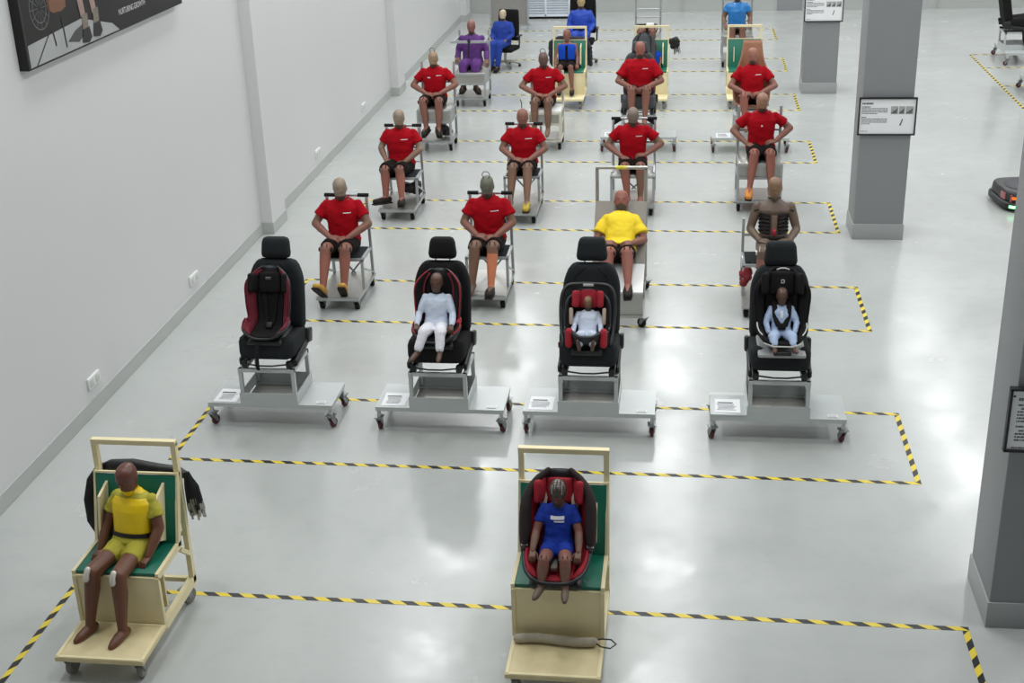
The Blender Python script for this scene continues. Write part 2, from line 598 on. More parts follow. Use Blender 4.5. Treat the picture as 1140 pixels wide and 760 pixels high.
# wall poster
def poster():
    t = thing('wall_poster', 'large dark framed poster of a wheel and a seated figure, high on left wall', 'poster', (XW, 10.37, 3.3))
    L, Hh, D = 3.6, 2.2, 0.085
    mb = MB()
    mb.box((D / 2, L / 2, Hh / 2), (D, L, Hh))
    mb.build('board', [mat('poster_dark', (36, 35, 34), 0.4, var=0.35, scale=1.5, spec=.25)], t)
    X = D + 0.001
    def poly(name, pts, m, dx=0.0):
        mb = MB()
        mb.add([(X + dx, y, z) for y, z in pts], [tuple(range(len(pts)))])
        return mb.build(name, m, t)
    poly('printed_edge', [(0, 0), (0.035, 0), (0.035, 2.2), (0, 2.2)], mat('print_black', (20, 20, 20), 0.35))
    poly('printed_ground', [(0.04, 0.015), (1.9, 0.015), (1.75, 0.10), (1.1, 0.25), (0.04, 0.20)], mat('print_grey', (158, 160, 160), 0.35, var=0.18, scale=3))
    poly('printed_shadow', [(0.78, 0.10), (1.0, 0.06), (1.16, 0.12), (1.12, 0.2), (0.95, 0.17)], mat('print_shade', (66, 66, 66), 0.35, var=0.2), 0.001)
    for a, b in (((0.15, 0.015), (0.44, 0.225)), ((0.55, 0.11), (0.52, 0.24)), ((0.745, 0.06), (0.72, 0.34))):
        poly('printed_chair_leg', [(a[0] - .012, a[1]), (a[0] + .012, a[1]), (b[0] + .012, b[1]), (b[0] - .012, b[1])], MATS['print_black'], 0.002)
    m_w = mat('print_wheel', (104, 106, 108), 0.35, var=0.3, scale=20)
    mb = MB()
    cy, cz = 0.345, 0.46
    for rr in (0.18, 0.125):
        n = 28
        vs = []
        for k in range(n):
            a = 2 * PI * k / n
            for q in (rr, rr - 0.009):
                vs.append((X + 0.002, cy + q * math.cos(a), cz + q * math.sin(a)))
        mb.add(vs, [(2 * k, 2 * k + 1, (2 * k + 3) % (2 * n), (2 * k + 2) % (2 * n)) for k in range(n)])
    for k in range(12):
        a = 2 * PI * k / 12
        d = 0.06
        mb.add([(X + .002, cy + .03 * math.cos(a - d), cz + .03 * math.sin(a - d)), (X + .002, cy + .175 * math.cos(a - d * .6), cz + .175 * math.sin(a - d * .6)),
                (X + .002, cy + .175 * math.cos(a), cz + .175 * math.sin(a)), (X + .002, cy + .03 * math.cos(a + d), cz + .03 * math.sin(a + d))], [(0, 1, 2, 3)])
    mb.build('printed_wheel', m_w, t)
    poly('printed_chair_seat', [(0.50, 0.42), (0.58, 0.385), (0.74, 0.375), (0.84, 0.40), (0.86, 0.8), (0.46, 0.8)], mat('print_brown', (112, 74, 52), 0.35, var=0.25), 0.002)
    m_sk = mat('print_skin', (150, 124, 116), 0.35, var=0.2)
    m_boot = mat('print_boot', (116, 108, 98), 0.35, var=0.4, scale=25)
    for dy, dz in ((0, 0), (.24, .015)):
        poly('printed_leg', [(1.10 + dy, 0.26), (1.20 + dy, 0.26), (1.13 + dy, 0.8), (1.0 + dy, 0.8)], m_sk, 0.003)
        poly('printed_boot', [(1.10 + dy, 0.12 + dz), (1.22 + dy, 0.12 + dz), (1.24 + dy, 0.28 + dz), (1.12 + dy, 0.28 + dz)], m_boot, 0.004)
        poly('printed_shoe', [(1.06 + dy, 0.04 + dz), (1.2 + dy, 0.02 + dz), (1.27 + dy, 0.06 + dz), (1.24 + dy, 0.16 + dz), (1.10 + dy, 0.15 + dz)], MATS['print_black'], 0.005)
    cu = bpy.data.curves.new('txt', 'FONT')
    cu.body = 'NURTURING GROWTH'
    cu.size = 0.078
    cu.extrude = 0.0
    o = bpy.data.objects.new('tmp', cu)
    COL.objects.link(o)
    dg = bpy.context.evaluated_depsgraph_get()
    dg.update()
    me = bpy.data.meshes.new_from_object(o.evaluated_get(dg))
    bpy.data.objects.remove(o)
    TW = 0.66 / max(v.co.x for v in me.vertices)
    me.transform(Matrix(((0, 0, 1, X + 0.004), (TW, 0, 0, 1.92), (0, 1, 0, 0.145), (0, 0, 0, 1))))
    me.materials.clear()
    me.materials.append(mat('print_white', (214, 214, 214), 0.4))
    obj('printed_lettering', me, t)
poster()

# back wall: louvred unit and grey panel door
t = thing('louvre_unit', 'white louvred unit standing at the far wall', 'radiator', (-3.42, 32.75, 0))
mb = MB()
for x in (-0.58, 0.0, 0.58):
    mb.box((x, 0, 0.62), (0.05, 0.2, 1.12), ch=0.006)
for z in (0.08, 1.16):
    mb.box((0, 0, z), (1.2, 0.2, 0.05), ch=0.006)
mb.box((0, 0.08, 0.62), (1.16, 0.02, 1.1))
mb.build('frame', mat('louvre_white', (222, 228, 236), 0.4), t)
mb = MB()
mb.box((0, 0, 0.025), (1.16, 0.16, 0.05))
mb.build('plinth', M_rubber, t)
def slat():
    mb = MB()
    mb.box((0, 0, 0), (0.53, 0.012, 0.06), 0, rotx(0.6))
    return mb.mesh('slat', [MATS['louvre_white']])
for x in (-0.29, 0.29):
    for k in range(17):
        obj('slat', shared('slat', slat), t, (x, -0.07, 0.15 + k * 0.058))
t = thing('panel_trolley', 'tall grey board trolley by the far wall behind the office chair', 'trolley', (-4.1, 31.0, 0))
mb = MB()
mb.box((0, 0.02, 0.75), (0.84, 0.02, 1.2))
mb.build('board', mat('board_grey', (140, 138, 134), 0.5), t)
mb = MB()
for x in (-0.44, 0.44):
    mb.bar((x, 0, 0.12), (x, 0, 1.5), 0.04)
mb.bar((-0.44, 0, 0.14), (0.44, 0, 0.14), 0.04)
mb.bar((-0.44, 0, 1.48), (0.44, 0, 1.48), 0.04)
for x in (-0.44, 0.44):
    mb.bar((x, -0.25, 0.12), (x, 0.25, 0.12), 0.04)
mb.build('frame', M_alu, t)

# ------------------------------------------------------------------ casters (shared meshes)
def wheel_mesh(r, w, m, mh):
    mb = MB()
    M = Matrix.Rotation(PI / 2, 4, 'Y')
    mb.lathe([(r * .55, -w / 2), (r * .92, -w / 2), (r, -w * .3), (r, w * .3), (r * .92, w / 2), (r * .55, w / 2)], 18, 0, M)
    mb.lathe([(r * .15, -w * .55), (r * .58, -w * .42), (r * .58, w * .42), (r * .15, w * .55)], 12, 1, M)
    return mb.mesh('wheel', [m, mh])
def fork_mesh(r, w, top):
    mb = MB()
    mb.box((0, 0.0, top - 0.004), (0.075, 0.085, 0.008))
    mb.lathe([(0.02, top - 0.008), (0.024, top - 0.014), (0.02, top - 0.024)], 12)
    for s in (-1, 1):
        x = s * (w / 2 + 0.006)
        mb.add([(x - .003, -0.035, top - 0.02), (x + .003, -0.035, top - 0.02), (x + .003, 0.03, top - 0.02), (x - .003, 0.03, top - 0.02),
                (x - .003, 0.015, r - 0.012), (x + .003, 0.015, r - 0.012), (x + .003, 0.045, r - 0.012), (x - .003, 0.045, r - 0.012)],
               [(0, 1, 2, 3), (4, 7, 6, 5), (0, 4, 5, 1), (2, 6, 7, 3), (1, 5, 6, 2), (0, 3, 7, 4)])
    mb.box((0, 0, top - 0.02), (w + 0.018, 0.065, 0.006))
    mb.tube([(-w / 2 - .012, 0.03, r), (w / 2 + .012, 0.03, r)], 0.006, 8)
    return mb.mesh('caster', [M_fork])
def caster(parent, x, y, top, r=0.05, w=0.03, m=None, mh=None, rz=0.0):
    m = m or M_rubber
    mh = mh or M_wheelgrey
    f = obj('caster', shared(('fork', r, w, top), lambda: fork_mesh(r, w, top)), parent, (x, y, 0), rz)
    obj('wheel', shared(('wheel', r, w, m.name, mh.name), lambda: wheel_mesh(r, w, m, mh)), f, (0, 0.03, r))
    return f

def bars(name, segs, w, m, parent, h=None):
    mb = MB()
    for a, b in segs:
        mb.bar(a, b, w, h)
    return mb.build(name, m, parent)

# ------------------------------------------------------------------ carts
def tube_cart(label, loc, W=0.46, wheelbase=0.74, seat_z=0.52, seat_front=-0.11, back_y=0.31, top=1.13, grip='wide', round_seat=False, group='tube carts carrying dummies'):
    """open cart of square tube: deck, seat on legs, tall back uprights"""
    t = thing('tube_cart', label, 'cart', loc, 0, group)
    h = W / 2
    yf, yr = -wheelbase / 2 - 0.05, wheelbase / 2 + 0.04
    zb = 0.145
    bars('base_frame', [((-h, yf, zb), (-h, yr, zb)), ((h, yf, zb), (h, yr, zb)), ((-h - .015, yf, zb), (h + .015, yf, zb)), ((-h - .015, yr, zb), (h + .015, yr, zb)), ((-h, 0.05, zb), (h, 0.05, zb))], 0.034, M_alu, t)
    mb = MB()
    mb.box((0, (yf + yr) / 2, zb + 0.021), (W + 0.02, yr - yf, 0.006))
    mb.build('deck', M_steel, t)
    for x in (-h, h):
        bars('leg', [((x, seat_front, zb + .02), (x, seat_front, seat_z - .02))], 0.03, M_alu, t)
        bars('upright', [((x, back_y + 0.05, zb + .02), (x, back_y, top))], 0.03, M_alu, t)
    bars('seat_frame', [((-h, seat_front, seat_z - .02), (-h, back_y, seat_z - .02)), ((h, seat_front, seat_z - .02), (h, back_y, seat_z - .02)),
                        ((-h - .015, seat_front, seat_z - .02), (h + .015, seat_front, seat_z - .02)), ((-h, back_y, seat_z - .02), (h, back_y, seat_z - .02))], 0.03, M_alu, t)
    mb = MB()
    mb.rbox((W - 0.03, back_y - seat_front - 0.03, 0.03), 0.01, 4, 0, Matrix.Translation((0, (seat_front + back_y) / 2, seat_z - 0.012)))
    mb.build('seat_board', M_seat if not round_seat else M_steel, t)
    for s in (-1, 1):
        bars('brace', [((s * h, back_y + .02, seat_z - .04), (-s * h * 0.1, back_y + .04, zb + .03))], 0.02, M_alu, t)
        bars('brace', [((s * h, seat_front + .02, zb + .25), (s * h, back_y + .03, zb + .05))] if not round_seat else [((s * h, back_y, seat_z + .25), (s * h, seat_front + .15, seat_z))], 0.02, M_alu, t)
    bars('crossbar', [((-h, back_y + .01, (seat_z + top) / 2), (h, back_y + .01, (seat_z + top) / 2))], 0.026, M_alu, t)
    if grip:
        mb = MB()
        mb.tube([(-h - .02, back_y, top), (h + .02, back_y, top)], 0.017, 10)
        mb.build('top_bar', M_alu, t)
    for s in (-1, 1) if grip else ():
        mb = MB()
        mb.tube([(s * (h + .025), back_y, top), (s * (h - .1), back_y, top)], 0.022, 10)
        if grip == 'gusset':
            mb.add([(s * (h - .01), back_y - .012, top - .015), (s * (h - .13), back_y - .012, top - .015), (s * (h - .01), back_y - .012, top - .09),
                    (s * (h - .01), back_y + .012, top - .015), (s * (h - .13), back_y + .012, top - .015), (s * (h - .01), back_y + .012, top - .09)],
                   [(0, 1, 2), (3, 5, 4), (0, 3, 4, 1), (1, 4, 5, 2), (2, 5, 3, 0)])
        mb.build('grip', M_rubber, t)
    for x in (-h + .03, h - .03):
        for y in (-wheelbase / 2, wheelbase / 2):
            caster(t, x, y, zb - .017, 0.052, 0.045)
    return t

def box_cart(label, loc, W=0.46, wheelbase=0.46, seat_z=0.62, top=1.28, cushion=None, frame_m=None, group='box carts carrying dummies'):
    """cart with four full-height legs, a panel box under the seat and a low shelf"""
    t = thing('box_cart', label, 'cart', loc, 0, group)
    fm = frame_m or M_alu
    h = W / 2
    yf, yr = -wheelbase / 2 - .03, wheelbase / 2 + .03
    zb = 0.15
    for x in (-h, h):
        bars('leg', [((x, yf, zb - .01), (x, yf, seat_z - .01))], 0.034, fm, t)
        mb = MB()
        mb.bar((x, yr, zb - .01), (x, yr, seat_z), 0.034)
        mb.tube([(x, yr, seat_z - .02), (x, yr + .03, top)], 0.02, 10)
        mb.build('upright', fm, t)
    bars('base_frame', [((-h, yf, zb), (h, yf, zb)), ((-h, yr, zb), (h, yr, zb)), ((-h, yf, zb), (-h, yr, zb)), ((h, yf, zb), (h, yr, zb))], 0.03, fm, t)
    mb = MB()
    mb.box((0, 0, zb + .02), (W, yr - yf, 0.006))
    mb.build('shelf', M_steel, t)
    bars('seat_frame', [((-h, yf, z), (h, yf, z)) for z in (seat_z - .015, seat_z - .19)] + [((s * h, yf, z), (s * h, yr, z)) for z in (seat_z - .015, seat_z - .19) for s in (-1, 1)], 0.03, fm, t)
    mb = MB()
    mb.box((0, yf + .012, seat_z - .1), (W - .03, 0.006, 0.15))
    mb.build('front_panel', M_steel, t)
    for s in (-1, 1):
        mb = MB()
        mb.box((s * (h - .004), 0, seat_z - .1), (0.006, yr - yf - .03, 0.15))
        mb.build('side_panel', M_steel, t)
    mb = MB()
    mb.rbox((W + .01, yr - yf - .02, 0.022 if not cushion else 0.05), 0.008, 4, 0, Matrix.Translation((0, -.005, seat_z)))
    mb.build('seat_board', cushion or M_steel, t)
    bars('back_bar', [((-h, yr + .02, top - .32), (h, yr + .02, top - .32))], 0.025, fm, t)
    for x in (-h + .02, h - .02):
        for y in (-wheelbase / 2, wheelbase / 2):
            caster(t, x, y, zb - .015, 0.05, 0.04)
    return t

def platform_cart(label, loc, rz=0.0, top_z=0.585, group='platform carts carrying car seats'):
    """wide grey deck on casters with a centre tray and a raised seat frame; origin at deck centre"""
    t = thing('platform_cart', label, 'cart', loc, rz, group)
    W, D, z = 1.17, 0.5, 0.24
    for x0, x1 in ((-W / 2, -.27), (.27, W / 2)):
        mb = MB()
        mb.box(((x0 + x1) / 2, 0, z - .004), (x1 - x0, D, 0.008))
        mb.build('deck', M_deck, t)
    mb = MB()
    mb.box((0, 0, z - .03), (0.53, D - .02, 0.006))
    mb.build('tray', M_steel, t)
    for y in (-D / 2 - .002, D / 2 - .006):
        mb = MB()
        mb.box((0, y + .004, z + .034), (0.54, 0.008, 0.145))
        mb.build('tray_wall', M_deck, t)
    for s in (-1, 1):
        mb = MB()
        mb.box((s * .265, .002, z + .05), (0.008, D - .012, 0.108))
        mb.build('tray_wall', M_deck, t)
    for y in (-D / 2 + .014, D / 2 - .014):
        mb = MB()
        mb.box((0, y, z - .024), (W - .004, 0.024, 0.03))
        mb.build('rim', M_deck, t)
    for s in (-1, 1):
        mb = MB()
        mb.box((s * (W / 2 - .014), 0, z - .024), (0.024, D - .054, 0.03))
        mb.build('rim', M_deck, t)
    for x in (-.245, .245):
        for y in (-D / 2 + .025, D / 2 - .02):
            bars('leg', [((x, y, z + .02), (x, y, top_z - .02))], 0.034, M_deck, t)
    bars('seat_frame', [((-.262, -D / 2 + .025, top_z - .018), (.262, -D / 2 + .025, top_z - .018)), ((-.262, D / 2 - .02, top_z - .018), (.262, D / 2 - .02, top_z - .018)),
                        ((-.245, -D / 2, top_z - .018), (-.245, D / 2, top_z - .018)), ((.245, -D / 2, top_z - .018), (.245, D / 2, top_z - .018))], 0.034, M_deck, t)
    for x in (-W / 2 + .025, W / 2 - .025):
        for y in (-D / 2 + .03, D / 2 - .03):
            bars('post', [((x, y, 0.135), (x, y, z - .035))], 0.03, M_deck, t)
            caster(t, x, y, 0.135, 0.045, 0.03, M_redwheel, M_rubber, rz=random.uniform(-.4, .4))
    return t

def car_seat(label, loc, rz=0.0, m=None, hr=(0.27, 0.19, 0.86), piping=None, lean=0.2, posts=True, group='car seats on platform carts', hlift=0.0):
    """front seat: origin at the middle of its rails"""
    m = m or M_seat
    t = thing('car_seat', label, 'car seat', loc, rz, group)
    def cush(x, y, z):
        b = max(0.0, abs(x) - 0.15) / 0.1
        front = max(0.0, -y - 0.12) / 0.16
        z2 = z + 0.035 * min(1, b) * (1 if z > 0 else 0) * (1 - 0.5 * front) + (0.02 * math.sin(min(1.0, front) * 1.6) if z > 0 else 0)
        if z > 0:
            z2 -= 0.035 * max(0, 1 - (x / .15) ** 2) * max(0, 1 - (y / .2) ** 2)
        return (x * (1.0 - 0.05 * front), y, z2)
    mb = MB()
    mb.rbox((0.52, 0.54, 0.19), 0.07, 14, 0, Matrix.Translation((0, -.02, 0.155)) @ rotx(-0.10), cush)
    c = mb.build('seat_cushion', m, t)
    for s in (-1, 1):
        mb = MB()
        mb.tube([(s * .17, -.25, .225), (s * .172, -.1, .245), (s * .165, .1, .235)], 0.004, 6)
        mb.build('seam', piping or M_blackp, c)
    def back(x, y, z):
        u = (z + .33) / .66
        k = 1.0 - 0.30 * max(0, (u - .62) / .38) ** 2.0 - 0.06 * max(0, .3 - u)
        b = max(0.0, abs(x) - 0.14) / 0.11
        y2 = y - (0.045 * min(1.0, b) * (1 - max(0, u - .8) * 3) if y < 0 else 0)
        return (x * k, y2, z)
    B = Matrix.Translation((0, 0.21, 0.22)) @ rotx(-lean)
    mb = MB()
    mb.rbox((0.51, 0.13, 0.66), 0.06, 16, 0, B @ Matrix.Translation((0, 0, 0.31)), back)
    bk = mb.build('backrest', m, t)
    for s in (-1, 1):
        mb = MB()
        mb.tube([B @ V(s * .165, -.075, .05), B @ V(s * .165, -.078, .3), B @ V(s * .145, -.072, .52), B @ V(s * .06, -.066, .6)], 0.004, 6)
        mb.build('seam', piping or M_blackp, bk)
    hz = 0.74 + hlift
    def hd(x, y, z):
        k = hr[2] + (1 - hr[2]) * (0.5 - z / hr[1])
        return (x * k, y - 0.02 * (1 if y < 0 else 0.4) * (1 - (z / hr[1]) ** 2) + 0.015, z)
    mb = MB()
    mb.rbox((hr[0], 0.115, hr[1]), 0.05, 9, 0, B @ Matrix.Translation((0, -.01, hz)), hd)
    h = mb.build('headrest', m, t)
    if posts:
        for s in (-1, 1):
            mb = MB()
            mb.tube([B @ V(s * .065, 0, .58), B @ V(s * .065, 0, hz - .04)], 0.007, 8)
            mb.build('headrest_post', M_steel, h)
    for s in (-1, 1):
        mb = MB()
        mb.rbox((0.035, 0.5, 0.07), 0.015, 4, 0, Matrix.Translation((s * .255, 0.03, 0.075)) @ rotx(0.14))
        mb.build('side_trim', M_blackp, t)
        mb = MB()
        mb.rbox((0.045, 0.13, 0.14), 0.02, 5, 0, Matrix.Translation((s * .268, 0.22, 0.14)) @ rotx(-.3))
        mb.build('recliner_cover', M_blackp, t)
        mb = MB()
        mb.box((s * .205, 0.0, 0.018), (0.045, 0.52, 0.036))
        mb.box((s * .205, -.24, 0.04), (0.05, 0.05, 0.05))
        mb.build('rail', M_blackp, t)
    mb = MB()
    mb.tube([(-.2, -.27, .05), (-.06, -.3, .045), (.06, -.3, .045), (.2, -.27, .05)], 0.008, 8)
    mb.build('slide_handle', M_blackp, t)
    return t

# ------------------------------------------------------------------ child seats (swept buckets)
def end_round(t, on=True):
    if not on:
        return 1.0
    f = 1.0
    if t > .84:
        f *= math.sqrt(max(.05, 1 - ((t - .84) / .16) ** 2 * .80))
    if t < .12:
        f *= math.sqrt(1 - ((.12 - t) / .12) ** 2 * .35)
    return f

def bucket(mb, path, hw, wing, th, nt=30, ns=16, s0=-1.0, s1=1.0, lift=0.0, p=2.6, mi=0, t0=0.0, t1=1.0, round_edge=0.0, rnd=True):
    ts = [t0 + (t1 - t0) * i / nt for i in range(nt + 1)]
    P = interp(path, ts)
    dP = [(interp(path, [min(1, t + .01)])[0] - interp(path, [max(0, t - .01)])[0]) for t in ts]
    HW = [v[0] * end_round(t, rnd) for v, t in zip(interp([(a,) for a in hw], ts), ts)]
    WG = [v[0] for v in interp([(a,) for a in wing], ts)]
    inner, outer = [], []
    for i in range(nt + 1):
        d = dP[i] / (np.linalg.norm(dP[i]) + 1e-9)
        nrm = np.array([-d[1], d[0]])     # (y,z) normal pointing to the sitter
        ri, ro = [], []
        for j in range(ns + 1):
            s = s0 + (s1 - s0) * j / ns
            e = 1.0
            if round_edge:
                q = min(i, nt - i, 3) / 3.0
                r = min(j, ns - j, 2) / 2.0
                e = 0.25 + 0.75 * math.sqrt(max(0, 1 - (1 - q) ** 2)) * math.sqrt(max(0, 1 - (1 - r) ** 2))
            sg = math.copysign(1, s)
            x = HW[i] * sg * (abs(s) ** 0.8)
            off = WG[i] * abs(s) ** p
            a = np.array([P[i][0], P[i][1]]) + nrm * (off + lift + th * e)
            b = np.array([P[i][0], P[i][1]]) + nrm * (off + lift)
            k = (HW[i] + (0.012 if lift == 0 else 0)) / HW[i]
            ri.append((x * (1 if lift == 0 else 0.985), a[0], a[1]))
            ro.append((x * k, b[0], b[1]))
        inner.append(ri)
        outer.append(ro)
    n = ns + 1
    k = nt + 1
    vs = [v for r in inner for v in r] + [v for r in outer for v in r]
    o = n * k
    fs = []
    for i in range(k - 1):
        for j in range(n - 1):
            a = i * n + j
            fs.append((a, a + 1, a + n + 1, a + n))
            fs.append((o + a, o + a + n, o + a + n + 1, o + a + 1))
        a = i * n
        fs.append((a, a + n, o + a + n, o + a))
        a = i * n + n - 1
        fs.append((a, o + a, o + a + n, a + n))
    for j in range(n - 1):
        fs.append((j, o + j, o + j + 1, j + 1))
        a = (k - 1) * n + j
        fs.append((a, a + 1, o + a + 1, o + a))
    mb.add(vs, fs, mi)

def rim_points(path, hw, wing, side, ts, lift=0.0, p=2.6, s=1.0):
    out = []
    P = interp(path, ts)
    HW = interp([(a,) for a in hw], ts)
    WG = interp([(a,) for a in wing], ts)
    for i, t in enumerate(ts):
        d = interp(path, [min(1, t + .01)])[0] - interp(path, [max(0, t - .01)])[0]
        d = d / (np.linalg.norm(d) + 1e-9)
        nrm = np.array([-d[1], d[0]])
        q = P[i] + nrm * (WG[i][0] * abs(s) ** p + lift)
        out.append((side * HW[i][0] * end_round(t) * abs(s) ** .8, q[0], q[1]))
    return out

def child_seat(label, loc, path, hw, wing, shell_m, cover_m, side_m, rz=0.0, cat='child seat', pipe=None, head=None, straps=None, base=None, extra=None, th=0.02, pad_t=(0.04, 0.97), tilt=0.0):
    t = thing('child_seat', label, cat, loc, rz)
    mb = MB()
    bucket(mb, path, hw, wing, th)
    sh = mb.build('shell', shell_m, t, sharp=None)
    mb = MB()
    bucket(mb, path, hw, wing, 0.03, s0=-.56, s1=.56, lift=th, t0=pad_t[0], t1=pad_t[1], round_edge=1)
    mb.build('centre_pad', cover_m, t, sharp=None)
    for s in (-1, 1):
        mb = MB()
        a, b = (0.58, 0.97) if s > 0 else (-.97, -.58)
        bucket(mb, path, hw, wing, 0.042, s0=a, s1=b, lift=th, t0=pad_t[0], t1=pad_t[1], ns=8, round_edge=1)
        mb.build('side_pad', side_m, t, sharp=None)
        if pipe:
            mb = MB()
            mb.tube(rim_points(path, hw, wing, s, [0.02 + .96 * i / 24 for i in range(25)], th + .004), 0.006, 6)
            mb.build('piping', pipe, sh)
    if head:
        hz, hwid, hh, hm, wm = head     # path t, width, height, material, wing material
        P = interp(path, [hz])[0]
        d = interp(path, [min(1, hz + .02)])[0] - interp(path, [hz - .02])[0]
        ang = math.atan2(d[0], d[1])
        M = Matrix.Translation((0, P[0] - math.cos(ang) * (th + .045), P[1] + math.sin(ang) * (th + .045))) @ rotx(-ang)
        mb = MB()
        mb.rbox((hwid * .62, 0.05, hh), 0.024, 7, 0, M)
        hr = mb.build('head_pad', hm, t)
        for s in (-1, 1):
            mb = MB()
            mb.rbox((0.05, 0.14, hh * .92), 0.024, 6, 0, M @ Matrix.Translation((s * hwid * .42, -.045, 0)) @ Matrix.Rotation(s * .3, 4, 'Z'))
            mb.build('head_wing', wm, hr)
    if straps:
        sm, x, t0, t1 = straps
        n = 10
        for s in (-1, 1):
            ts = [t0 + (t1 - t0) * i / n for i in range(n + 1)]
            c = rim_points(path, hw, wing, 1, ts, th + .045, s=.2)
            mb = MB()
            rings = []
            for i, q in enumerate(c):
                xx = s * (x - (x - .015) * (i / n))
                rings.append([(xx - .018, q[1], q[2]), (xx + .018, q[1], q[2]), (xx + .018, q[1] + .006, q[2] - .006), (xx - .018, q[1] + .006, q[2] - .006)])
            mb.loft(rings)
            mb.build('harness_strap', sm, t)
        c = rim_points(path, hw, wing, 1, [t1], th + .05, s=.1)[0]
        mb = MB()
        mb.rbox((0.06, 0.035, 0.06), 0.012, 5, 0, Matrix.Translation((0, c[1], c[2])) @ rotx(-.6))
        b = mb.build('buckle', M_blackp, t)
    if base:
        (bw, bd, bh, by, bm) = base
        mb = MB()
        mb.rbox((bw, bd, bh), 0.03, 8, 0, Matrix.Translation((0, by, bh / 2)), lambda x, y, z: (x * (1 - .1 * (z / bh + .5)), y, z))
        mb.build('base', bm, t)
    if tilt:
        pass
    return t
# ------------------------------------------------------------------ dummies
TORSO = [(-.01, .13, .10, .02), (.03, .175, .135, .0), (.10, .185, .14, .0), (.19, .158, .118, .005), (.30, .158, .12, .0), (.41, .172, .125, .0), (.48, .180, .116, .005), (.535, .150, .092, .012), (.582, .088, .066, .02), (.61, .055, .055, .02)]

def superring(M, rx, ry, n=22, e=2.3):
    out = []
    for j in range(n):
        a = 2 * PI * j / n
        c, s = math.cos(a), math.sin(a)
        out.append(M @ V(rx * math.copysign(abs(c) ** (2 / e), c), ry * math.copysign(abs(s) ** (2 / e), s), 0))
    return out

def hand(mb, w, d, n, side, S, mi, curl=0.5):
    d = Vector(d).normalized()
    n = Vector(n)
    n = (n - d * n.dot(d)).normalized()
    s = d.cross(n)
    M = Matrix(((s.x, d.x, n.x, w[0]), (s.y, d.y, n.y, w[1]), (s.z, d.z, n.z, w[2]), (0, 0, 0, 1)))
    sc = Matrix.Scale(S, 4)
    M = M @ sc
    mb.rbox((.082, .10, .030), 0.014, 4, mi, M @ Matrix.Translation((0, .045, 0)), lambda x, y, z: (x * (.82 + .18 * (y / .1 + .5)), y, z))
    for k, (x, L) in enumerate(((-.031, .062), (-.0105, .076), (.0105, .082), (.031, .074))):
        a = 0.0
        p = V(x, .088, 0)
        pts = [p]
        for q in (.42, .33, .25):
            a += curl * (1 + .12 * k)
            p = p + V(0, math.cos(a), math.sin(a)) * L * q
            pts.append(p)
        rr = [.0098 * S, .0095 * S, .0088 * S, .0075 * S]
        mb.tube([M @ q for q in pts], rr, 6, mi, round_ends=True)
    sd = 1 if side > 0 else -1
    pts = [V(sd * .03, .02, .004), V(sd * .055, .045, .012), V(sd * .062, .075, .02), V(sd * .058, .098, .028)]
    mb.tube([M @ q for q in pts], [.014 * S, .012 * S, .0105 * S, .009 * S], 6, mi, round_ends=True)

def seg_dist(P, a, b):
    a, b = np.array(a), np.array(b)
    ab = b - a
    t = np.clip(((P - a) @ ab) / (ab @ ab + 1e-9), 0, 1)
    return np.linalg.norm(P - (a + t[:, None] * ab), axis=1)

FL = mat('dummy_flesh', (130, 85, 71), 0.55, var=0.14, scale=9)
FL2 = mat('dummy_pink', (144, 88, 74), 0.55, var=0.12, scale=9)
TAN = mat('dummy_tan', (120, 88, 70), 0.55, var=0.14, scale=9)
GRN = mat('dummy_greygreen', (98, 98, 84), 0.5, var=0.16, scale=9)
GRY = mat('dummy_greytan', (138, 122, 104), 0.5, var=0.16, scale=9)
BRN = mat('dummy_brown', (104, 64, 44), 0.42, var=0.14, scale=7)
BRN2 = mat('dummy_redbrown', (100, 58, 46), 0.32, var=0.12, scale=7)
DBR = mat('dummy_darkbrown', (98, 80, 66), 0.5, var=0.16, scale=9)
BABY = mat('dummy_baby_brown', (92, 66, 54), 0.45, var=0.12, scale=12)
TORS = mat('dummy_torso', (70, 56, 48), 0.6)
RED = mat('red_shirt', (156, 4, 21), 0.85, var=0.10, scale=12, spec=.15)
REDC = mat('red_collar', (146, 6, 22), 0.85, var=0.08, spec=.15)
SHO = mat('black_shorts', (24, 20, 18), 0.9, var=0.15, scale=16, spec=.15)
YEL = mat('yellow_vest', (240, 204, 6), 0.38, var=0.06, scale=7)
YELT = mat('yellow_shirt', (240, 208, 30), 0.75, var=0.06, scale=7)
OLV = mat('olive_yellow_jersey', (176, 168, 52), 0.75, var=0.12, scale=20)
BLU = mat('blue_shirt', (28, 56, 152), 0.8, spec=.2, var=0.10, scale=12)
BLV = mat('bright_blue_vest', (16, 70, 180), 0.8, spec=.2, var=0.08, scale=12)
SKY = mat('shiny_blue_shirt', (38, 120, 190), 0.25, var=0.10, scale=12)
PUR = mat('purple_suit', (96, 58, 122), 0.8, spec=.2, var=0.10, scale=12)
COB = mat('cobalt_overall', (40, 64, 146), 0.75, spec=.2, var=0.12, scale=10)
PAJ = mat('pale_blue_pyjama', (200, 210, 226), 0.8, var=0.04, scale=14)
WHT = mat('white_pants', (226, 226, 232), 0.8, var=0.03, scale=14)
BPJ = mat('blue_white_pyjama', (168, 186, 214), 0.8, var=0.14, scale=50)
PRT = mat('white_print', (222, 222, 226), 0.7)
AMB = mat('amber_shoe', (186, 140, 48), 0.5, var=0.18, scale=25)
YSH = mat('yellow_black_shoe', (170, 146, 32), 0.5, var=0.35, scale=30)
ORG = mat('orange_shoe', (206, 128, 44), 0.5, var=0.15, scale=25)
DSH = mat('dark_shoe', (34, 27, 23), 0.65, var=0.2, scale=25, spec=.25)
KNJ = mat('dark_joint', (38, 30, 28), 0.45, 0.2)
KNW = mat('pale_knee_joint', (214, 208, 196), 0.35, 0.3)

